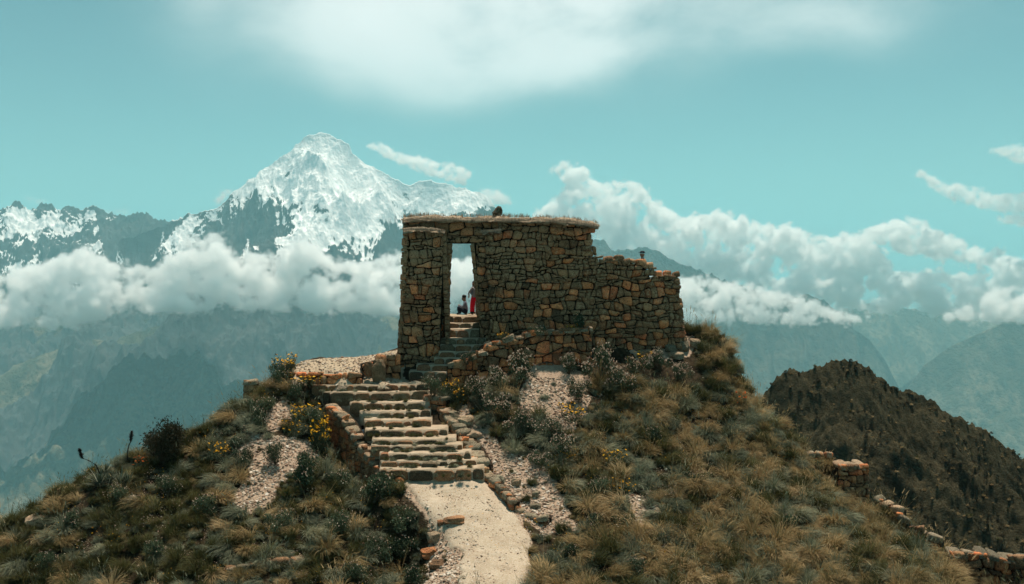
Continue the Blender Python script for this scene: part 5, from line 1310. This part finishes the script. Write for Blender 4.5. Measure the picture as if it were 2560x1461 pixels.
for k, (px, py, w_, lb, sp_) in enumerate((
        (248, 1172, 58, "lowest left spiky rosette plant with a dark flower spike leaning out left", ([(250, 1185), (240, 1163), (222, 1152), (206, 1146), (197, 1122)], .085)),
        (272, 1158, 48, "small spiky rosette in the middle of the skyline row", None),
        (300, 1150, 58, "broad spiky rosette just left of the upright flower spike", None),
        (320, 1142, 46, "spiky rosette with a tall upright dark flower spike beside the bush", ([(318, 1150), (319, 1128), (322, 1114), (327, 1104), (329, 1078)], .075)),
        (262, 1192, 44, "spiky rosette half sunk in grass below the others", None))):
    p = on(px, py + 6); root = empty("spiky_plant", p); tag(root, lb, "rosette plant", "spiky rosette plants on the left skyline")
    o = bpy.data.objects.new("rosette", ros[k % 2]); col.objects.link(o); o.parent = root; s_ = w_ / (F / p.y) / .70; o.scale = (s_,) * 3; o.location.z = .16; o.rotation_euler.z = k
    if sp_:
        bpy.context.view_layer.update(); spike(root, sp_[0], p.y, sp_[1])
p = on(148, 1250); root = empty("dried_flower_spike", p); tag(root, "short dark dried flower spike on the far left skyline", "plant"); bpy.context.view_layer.update()
spike(root, [(148, 1252), (148, 1240), (149, 1222)], p.y, .06)

# ------------------------------------------------------------------ boulders and loose stones
def boulder(px, py, w_, h_, label, mat=rubble_mat, seed=0, d_=.8, loc=None):
    p = loc or on(px, py); k = p.y / F; bm = bmesh.new(); bmesh.ops.create_icosphere(bm, subdivisions=3, radius=.5)
    for v in bm.verts:
        q = mnoise.noise_vector(v.co * 2.2 + Vector((seed * 3.1, seed, 0))); c = v.co + q * .22
        c = Vector((max(-.42, min(.42, c.x)), max(-.42, min(.42, c.y)), max(-.42, min(.42, c.z)))) + mnoise.noise_vector(v.co * 7 + Vector((seed, 0, 0))) * .03
        v.co = Vector((c.x * w_ * k, c.y * w_ * k * d_, c.z * h_ * k * 1.1))
    me = bpy.data.meshes.new("rock"); bm.to_mesh(me); bm.free(); me.materials.append(mat); 
    o = bpy.data.objects.new("rock", me); col.objects.link(o); o.location = p + Vector((0, 0, h_ * k * .28)); o.rotation_euler.z = R_.uniform(-.5, .5)
    return tag(o, label, "rock")
for k, (px, py, w_, h_, lb) in enumerate((
        (1135, 1306, 62, 20, "long dark flat slab lying across the left side of the path"), (1104, 1312, 26, 16, "small dark stone at the left tip of the long flat slab"),
        (1000, 1210, 26, 22, "dark purplish stone at the top left corner of the path"), (1246, 1210, 36, 28, "grey block above the path kerb, left of a smaller block"),
        (1290, 1214, 28, 22, "smaller dark block just right of the grey block above the kerb"), (1338, 1244, 20, 22, "upright dark stone on the rubble right of the path"),
        (1338, 1268, 34, 12, "flat dark stone on the rubble below the upright one"), (1165, 1062, 46, 30, "rounded grey boulder on the bank right of the upper stairs"),
        (1182, 1092, 50, 18, "flat pink slab on the bank right of the stairs"), (1130, 1040, 46, 18, "long flat dark stone right of the pier"),
        (1708, 876, 34, 30, "pale boulder at the foot of the wall's right corner"), (1738, 866, 32, 24, "pale boulder right of the wall corner, nearest the skyline"),
        (1690, 895, 44, 20, "low pale rock below the wall's right corner"), (1612, 890, 34, 20, "pale rock under the low end of the wall"), (1675, 880, 36, 24, "pale rock between two others by the wall corner"),
        (558, 1040, 30, 22, "small brown rock on the left skyline below the broken wall"), (330, 1272, 50, 44, "dark mossy boulder on the left slope"), (95, 1312, 66, 34, "dark rock outcrop on the skyline at the far left"),
        (1085, 1352, 40, 26, "uppermost of the grey rocks edging the path's lower left side"), (1072, 1392, 50, 30, "broad grey rock in the middle of the path's lower left edge"), (1092, 1420, 44, 26, "pale-topped rock low on the path's left edge"),
        (1245, 870, 30, 14, "flat pale stone lying on the step beside the retaining wall"))):
    boulder(px, py, w_, h_, lb, rubble_mat if k not in (0, 1, 2, 19, 20) else stone_mat, k, loc=P(1208, 888, 42.5) if k == 21 else None)
# big upright stones of the rubble beside the pillar
for k, (px, py, w_, h_, lb) in enumerate(((922, 925, 24, 40, "narrow upright stone at the end of the rubble by the pillar"), (947, 935, 40, 62, "tall leaning brown stone in the rubble by the pillar"))):
    boulder(px, py + 22, w_, h_, lb, step_mat, 30 + k, loc=P(px, py + 10, 42.35))
# litter
def scrap(px, py, w_, h_, color, label, name, seed):
    m, t = newmat(name + "_color"); mt_ = finish(m, t, color, .7); p = on(px, py); k = p.y / F; n = 6; vs, fs = [], []
    for s_ in (1, -1):
        for j in range(n):
            for i in range(n):
                u_, v_ = i / (n - 1) - .5, j / (n - 1) - .5; q = mnoise.noise((u_ * 3 + seed, v_ * 3, seed))
                vs.append((u_ * w_ * k, v_ * h_ * k * .8 + q * .02, v_ * h_ * k * .6 + q * .09 + .06 + s_ * .004))
    for b in (0, n * n):
        for j in range(n - 1):
            for i in range(n - 1): a = b + j * n + i; fs.append((a, a + 1, a + n + 1, a + n) if not b else (a, a + n, a + n + 1, a + 1))
    o = mesh_obj(name, vs, fs, mt_); o.location = p; return tag(o, label, "litter")
scrap(622, 1066, 20, 18, (.75, .72, .66), "crumpled scrap of white paper on the left slope", "paper_scrap", 1)
scrap(608, 1048, 12, 8, (.62, .12, .2), "small pink scrap lying above the white paper", "paper_scrap", 5)
scrap(904, 1082, 16, 8, (.8, .78, .85), "small white scrap on the left edge of the stairs", "paper_scrap", 8)
scrap(1198, 1122, 18, 12, (.78, .78, .76), "white scrap on the rubble right of the lower stairs", "paper_scrap", 9)

# ------------------------------------------------------------------ people
def pmat(name, c, rough=.8): m, t = newmat(name); return finish(m, t, c, rough)
skin_m = pmat("skin", (.36, .19, .12), .6); hair_m = pmat("dark_hair", (.012, .009, .008), .6); red_m = pmat("red_trousers", (.92, .014, .04)); grey_m = pmat("grey_sweater", (.20, .21, .25)); navy_m = pmat("navy_trousers", (.012, .014, .03))
pale_m = pmat("pale_top", (.40, .34, .33)); white_m = pmat("white_trim", (.8, .8, .8)); cap_m = pmat("black_cap", (.012, .014, .022)); shoe_m = pmat("dark_shoes", (.03, .03, .03))
def body(root, J, E, mats, pick, name="body"):
    """one continuous skinned figure: J joint -> (position, radius), E bones, pick(bone) -> material index"""
    names = list(J); ix = {n_: i for i, n_ in enumerate(names)}
    me = bpy.data.meshes.new("tmp"); me.from_pydata([J[n_][0] for n_ in names], [(ix[a], ix[b]) for a, b in E], []); o = bpy.data.objects.new("tmp", me); col.objects.link(o)
    o.modifiers.new("s", 'SKIN'); sk = me.skin_vertices[0].data
    for i, n_ in enumerate(names): rr_ = J[n_][1] * (1.45 if n_ in ('chin', 'crown') else 1.18); sk[i].radius = (rr_, rr_); sk[i].use_root = (n_ == 'pelvis')
    sb = o.modifiers.new("d", 'SUBSURF'); sb.levels = 2; sb.render_levels = 2
    dg = bpy.context.evaluated_depsgraph_get(); ev = o.evaluated_get(dg).to_mesh(); vs = [v.co.copy() for v in ev.vertices]; fs = [tuple(p.vertices) for p in ev.polygons]; o.evaluated_get(dg).to_mesh_clear()
    bpy.data.objects.remove(o)
    # fingers: four and a thumb from each hand, rooted inside the palm
    hf0 = len(fs)
    for hn, fn in (('handL', 'tipL'), ('handR', 'tipR')):
        if hn in J:
            h = Vector(J[hn][0]); d = (Vector(J[fn][0]) - h).normalized(); sd = d.orthogonal().normalized()
            for q, (off, ln) in enumerate(((-.03, .07), (-.01, .085), (.01, .08), (.03, .06), (.045, .05))):
                b = h + sd * off * (.8 if q < 4 else 1); dd = (d + sd * (.05 if q < 4 else .9)).normalized(); b0 = len(vs)
                a, f2 = tube_verts([b, b + dd * ln * .5, b + dd * ln + Vector((0, 0, -.015))], [.009, .0085, .006], 6); vs += a; fs += [tuple(i + b0 for i in f) for f in f2]
    bones = [(Vector(J[a][0]), Vector(J[b][0]), pick(a, b)) for a, b in E]; mi = []
    for k, f in enumerate(fs):
        c = sum((vs[i] for i in f), Vector()) / len(f)
        if k >= hf0: mi.append(0); continue
        best = min(bones, key=lambda B: (c - (B[0] + (B[1] - B[0]) * max(0, min(1, (c - B[0]).dot(B[1] - B[0]) / max((B[1] - B[0]).length_squared, 1e-6))))).length)
        mi.append(best[2])
    return mesh_obj(name, vs, fs, None, root, True, mats, mi)
def ell(name, c, r, mat, parent, sub=3, f=None):
    bm = bmesh.new(); bmesh.ops.create_icosphere(bm, subdivisions=sub, radius=1)
    for v in bm.verts: v.co = Vector((v.co.x * r[0], v.co.y * r[1], v.co.z * r[2])); v.co = f(v.co) if f else v.co
    me = bpy.data.meshes.new(name); bm.to_mesh(me); bm.free(); me.materials.append(mat); me.polygons.foreach_set('use_smooth', [True] * len(me.polygons))
    o = bpy.data.objects.new(name, me); col.objects.link(o); o.parent = parent; o.location = c; return o
def face_bits(root, c, fwd, s_=1.0):
    f = Vector(fwd).normalized(); sd = Vector((0, 0, 1)).cross(f).normalized(); c = Vector(c)
    ell("nose", c + f * .098 * s_ + Vector((0, 0, -.015)), (.016, .016, .022), skin_m, root, 2)
    ell("mouth", c + f * .088 * s_ + Vector((0, 0, -.055)), (.022, .022, .006), pmat("lips", (.3, .08, .07)), root, 2)
    for q in (-1, 1):
        ell("eye", c + f * .085 * s_ + sd * .032 * q + Vector((0, 0, .012)), (.012, .012, .008), hair_m, root, 2)
        ell("ear", c + sd * .078 * q * s_ + Vector((0, 0, -.005)), (.012, .02, .03), skin_m, root, 2)
# seated young man in the doorway, in profile facing left, knees up, looking at something in his hands
def mk_person(loc, label): r_ = empty("person", loc); tag(r_, label, "person"); bpy.context.view_layer.update(); return r_
ps = mk_person(P(1166, 786.5, 46.9), "young man in grey sweater sitting knees up in the doorway looking at his hands")
J = dict(pelvis=((0, 0, .12), .15), belly=((-.02, 0, .28), .135), chest=((-.04, 0, .46), .15), neck=((-.07, 0, .62), .055), chin=((-.12, 0, .72), .075), crown=((-.12, 0, .82), .085),
         shL=((-.05, -.17, .55), .062), elL=((-.16, -.22, .34), .045), handL=((-.33, -.10, .42), .034), tipL=((-.38, -.05, .45), .02),
         shR=((-.05, .17, .55), .062), elR=((-.16, .22, .34), .045), handR=((-.33, .10, .42), .034), tipR=((-.38, .05, .45), .02),
         hipL=((-.02, -.10, .11), .10), knL=((-.40, -.13, .36), .068), anL=((-.33, -.13, .07), .045), toL=((-.46, -.13, .035), .035),
         hipR=((-.02, .10, .11), .10), knR=((-.36, .13, .33), .068), anR=((-.27, .13, .07), .045), toR=((-.40, .13, .035), .035))
E_ = [('pelvis', 'belly'), ('belly', 'chest'), ('chest', 'neck'), ('neck', 'chin'), ('chin', 'crown'), ('chest', 'shL'), ('shL', 'elL'), ('elL', 'handL'), ('handL', 'tipL'), ('chest', 'shR'), ('shR', 'elR'), ('elR', 'handR'), ('handR', 'tipR'),
      ('pelvis', 'hipL'), ('hipL', 'knL'), ('knL', 'anL'), ('anL', 'toL'), ('pelvis', 'hipR'), ('hipR', 'knR'), ('knR', 'anR'), ('anR', 'toR')]
def pick_std(a, b):
    if a in ('neck', 'chin') or a.startswith('hand'): return 0
    if b.startswith(('kn', 'an', 'hip')): return 2
    if a.startswith('an'): return 3
    return 1
body(ps, J, E_, [skin_m, grey_m, navy_m, shoe_m], pick_std)
ell("hair", (-.105, 0, .845), (.108, .10, .085), hair_m, ps, 3, lambda v: v + mnoise.noise_vector(v * 25) * .012)
face_bits(ps, (-.125, 0, .78), (-1, 0, -.35), .95)
# standing woman in red trousers, half hidden by the right jamb
pw = mk_person(P(1188, 787.5, 46.75), "standing woman in bright red trousers half hidden by the right door jamb")
JW = dict(pelvis=((-.0, 0, .80), .135), belly=((-.01, 0, .95), .12), chest=((-.07, 0, 1.15), .13), neck=((-.08, 0, 1.34), .048), chin=((-.05, 0, 1.43), .072), crown=((-.04, 0, 1.52), .082),
          shL=((-.13, -.15, 1.26), .055), elL=((-.30, -.17, 1.03), .038), handL=((-.28, -.12, .88), .030), tipL=((-.30, -.10, .81), .02),
          shR=((.06, .15, 1.26), .055), elR=((.16, .17, 1.02), .038), handR=((.14, .10, .84), .030), tipR=((.13, .08, .78), .02),
          hipL=((-.095, 0, .76), .12), knL=((-.13, 0, .43), .105), anL=((-.14, 0, .10), .10), toL=((-.13, -.13, .035), .04),
          hipR=((.085, 0, .76), .12), knR=((.11, 0, .43), .105), anR=((.12, 0, .10), .10), toR=((.12, -.13, .035), .04))
body(pw, JW, E_, [skin_m, pale_m, red_m, shoe_m], pick_std)
ell("hair", (-.04, .03, 1.49), (.105, .11, .115), hair_m, pw); ell("hair_fall", (-.03, .05, 1.25), (.10, .07, .26), hair_m, pw, 3, lambda v: v + mnoise.noise_vector(v * 9) * .02)
ell("trouser_stripe", (.02, -.085, .40), (.018, .02, .36), white_m, pw); ell("dark_shawl", (-.15, -.12, 1.12), (.10, .07, .18), grey_m, pw, 3, lambda v: v + mnoise.noise_vector(v * 8) * .02)
face_bits(pw, (-.045, 0, 1.47), (.2, 1, 0), .95)
# man with a dark cap behind the low wall, only his head showing
hm_ = P(1607, 636, 47.6); gm_ = float(gz(hm_.x, 47.6)); Hm = max(1.5, hm_.z - gm_)
pc_ = mk_person((hm_.x, 47.6, hm_.z - 1.60), "man in a dark peaked cap behind the low wall with only his head showing")
k_ = 1.0
JC = {a: ((v[0][0] * 1.1, v[0][1] * 1.1, v[0][2] * 1.10), v[1] * 1.08) for a, v in JW.items()}
JC['chin'] = ((-.03, 0, 1.56), .082); JC['crown'] = ((-.02, 0, 1.65), .090); JC['neck'] = ((-.02, 0, 1.45), .058); JC['chest'] = ((0, 0, 1.25), .15); JC['shL'] = ((-.02, -.2, 1.38), .06); JC['shR'] = ((.02, .2, 1.38), .06)
body(pc_, JC, E_, [skin_m, navy_m, navy_m, shoe_m], pick_std)
face_bits(pc_, (-.03, 0, 1.60), (-1, -.15, 0), 1.0)
cp_ = ell("cap", (-.02, 0, 1.68), (.122, .112, .09), cap_m, pc_, 3, lambda v: Vector((v.x, v.y, max(v.z, -.02)))); ell("cap_brim", (-.105, 0, .0), (.10, .075, .012), cap_m, cp_)

# ------------------------------------------------------------------ the dark hill behind on the right
def hill_right():
    pts = [(1700, 1290), (1800, 1120), (1870, 1045), (1905, 1002), (1928, 968), (1950, 944), (1972, 932), (1992, 934), (2010, 938), (2040, 924), (2075, 914), (2105, 907), (2130, 908), (2150, 914), (2172, 924), (2200, 950), (2240, 976), (2290, 988), (2335, 1012),
           (2370, 1040), (2420, 1062), (2460, 1082), (2500, 1112), (2560, 1152), (2680, 1240), (2850, 1330)]
    Y0 = 150; W2 = [P(a, b, Y0) for a, b in pts]; xs = np.array([p.x for p in W2]); zs = np.array([p.z for p in W2])
    X, D = np.meshgrid(np.linspace(xs[0], xs[-1], 380), np.concatenate([np.linspace(-40, 0, 50, endpoint=False), np.linspace(0, 75, 230)]))
    wx = fbm(X * .05, D * .05, 4) * 5; H = np.interp(X + wx * np.clip(D / 15, 0, 1) - .22 * np.maximum(D, 0), xs, zs)
    Z = H - np.where(D > 0, .62 * D, .7 * -D)
    sp = ridged((X - D * .6) * .07, (D + X * .2) * .03, 6, .55)
    Z = Z + (sp - .75) * 8.5 * np.clip(np.abs(D) / 6, 0, 1) + ridged(X * .5, D * .5, 4) * .9 + fbm(X * 1.6, D * 1.6, 3) * .5
    Yw = Y0 - D
    m, t = newmat("dark_hill_scrub"); g = t.n("ShaderNodeNewGeometry"); pos = g.outputs['Position']
    n1 = t.noise(t.vm('MULTIPLY', pos, (.55, .55, 1.3)), .20, 6, .7, 1.2); n2 = t.noise(pos, 1.6, 6, .75)
    c = t.mix(t.maprange(n1, .38, .54), t.ramp(n2, [(.3, (.014, .016, .010)), (.6, (.045, .044, .026)), (.8, (.09, .08, .048))]), t.ramp(n2, [(.3, (.035, .034, .020)), (.55, (.085, .075, .043)), (.8, (.17, .14, .085))]))
    mt_ = finish(m, t, c, .95, bump(t, t.m('ADD', n2, t.noise(pos, 4, 4, .7)), 1, .5), .05)
    tag(grid_obj("dark_hill", X, Yw, Z, mt_), kind='structure')
    r = random.Random(5); it = []
    ny, nx = X.shape
    for _ in range(16000):
        j, i = r.randrange(ny), r.randrange(nx)
        if D[j, i] < -4 or D[j, i] > 60: continue
        if fbm(np.array([X[j, i] * .12]), np.array([D[j, i] * .12]), 3)[0] < r.uniform(-.35, .15): continue
        it.append((X[j, i] + r.uniform(-.3, .3), Yw[j, i], Z[j, i] - .1, r.uniform(.3, .8), r.gauss(0, .2), r.gauss(0, .2), r.uniform(0, 6.28), r.choice((0, 1, 1, 2, 3, 3))))
    print("hill scrub", len(it))
    scatter_stuff("scrub", [shrub_meshes(120 + q, shrub_dark if q < 2 else shrub_green, 420, leaf=.075, blossoms=0)[0] for q in range(2)] + [tus['olive'][0], tus['gold'][1]], it, "dark scrub covering the nearer hill on the right", "scrub")
hill_right()
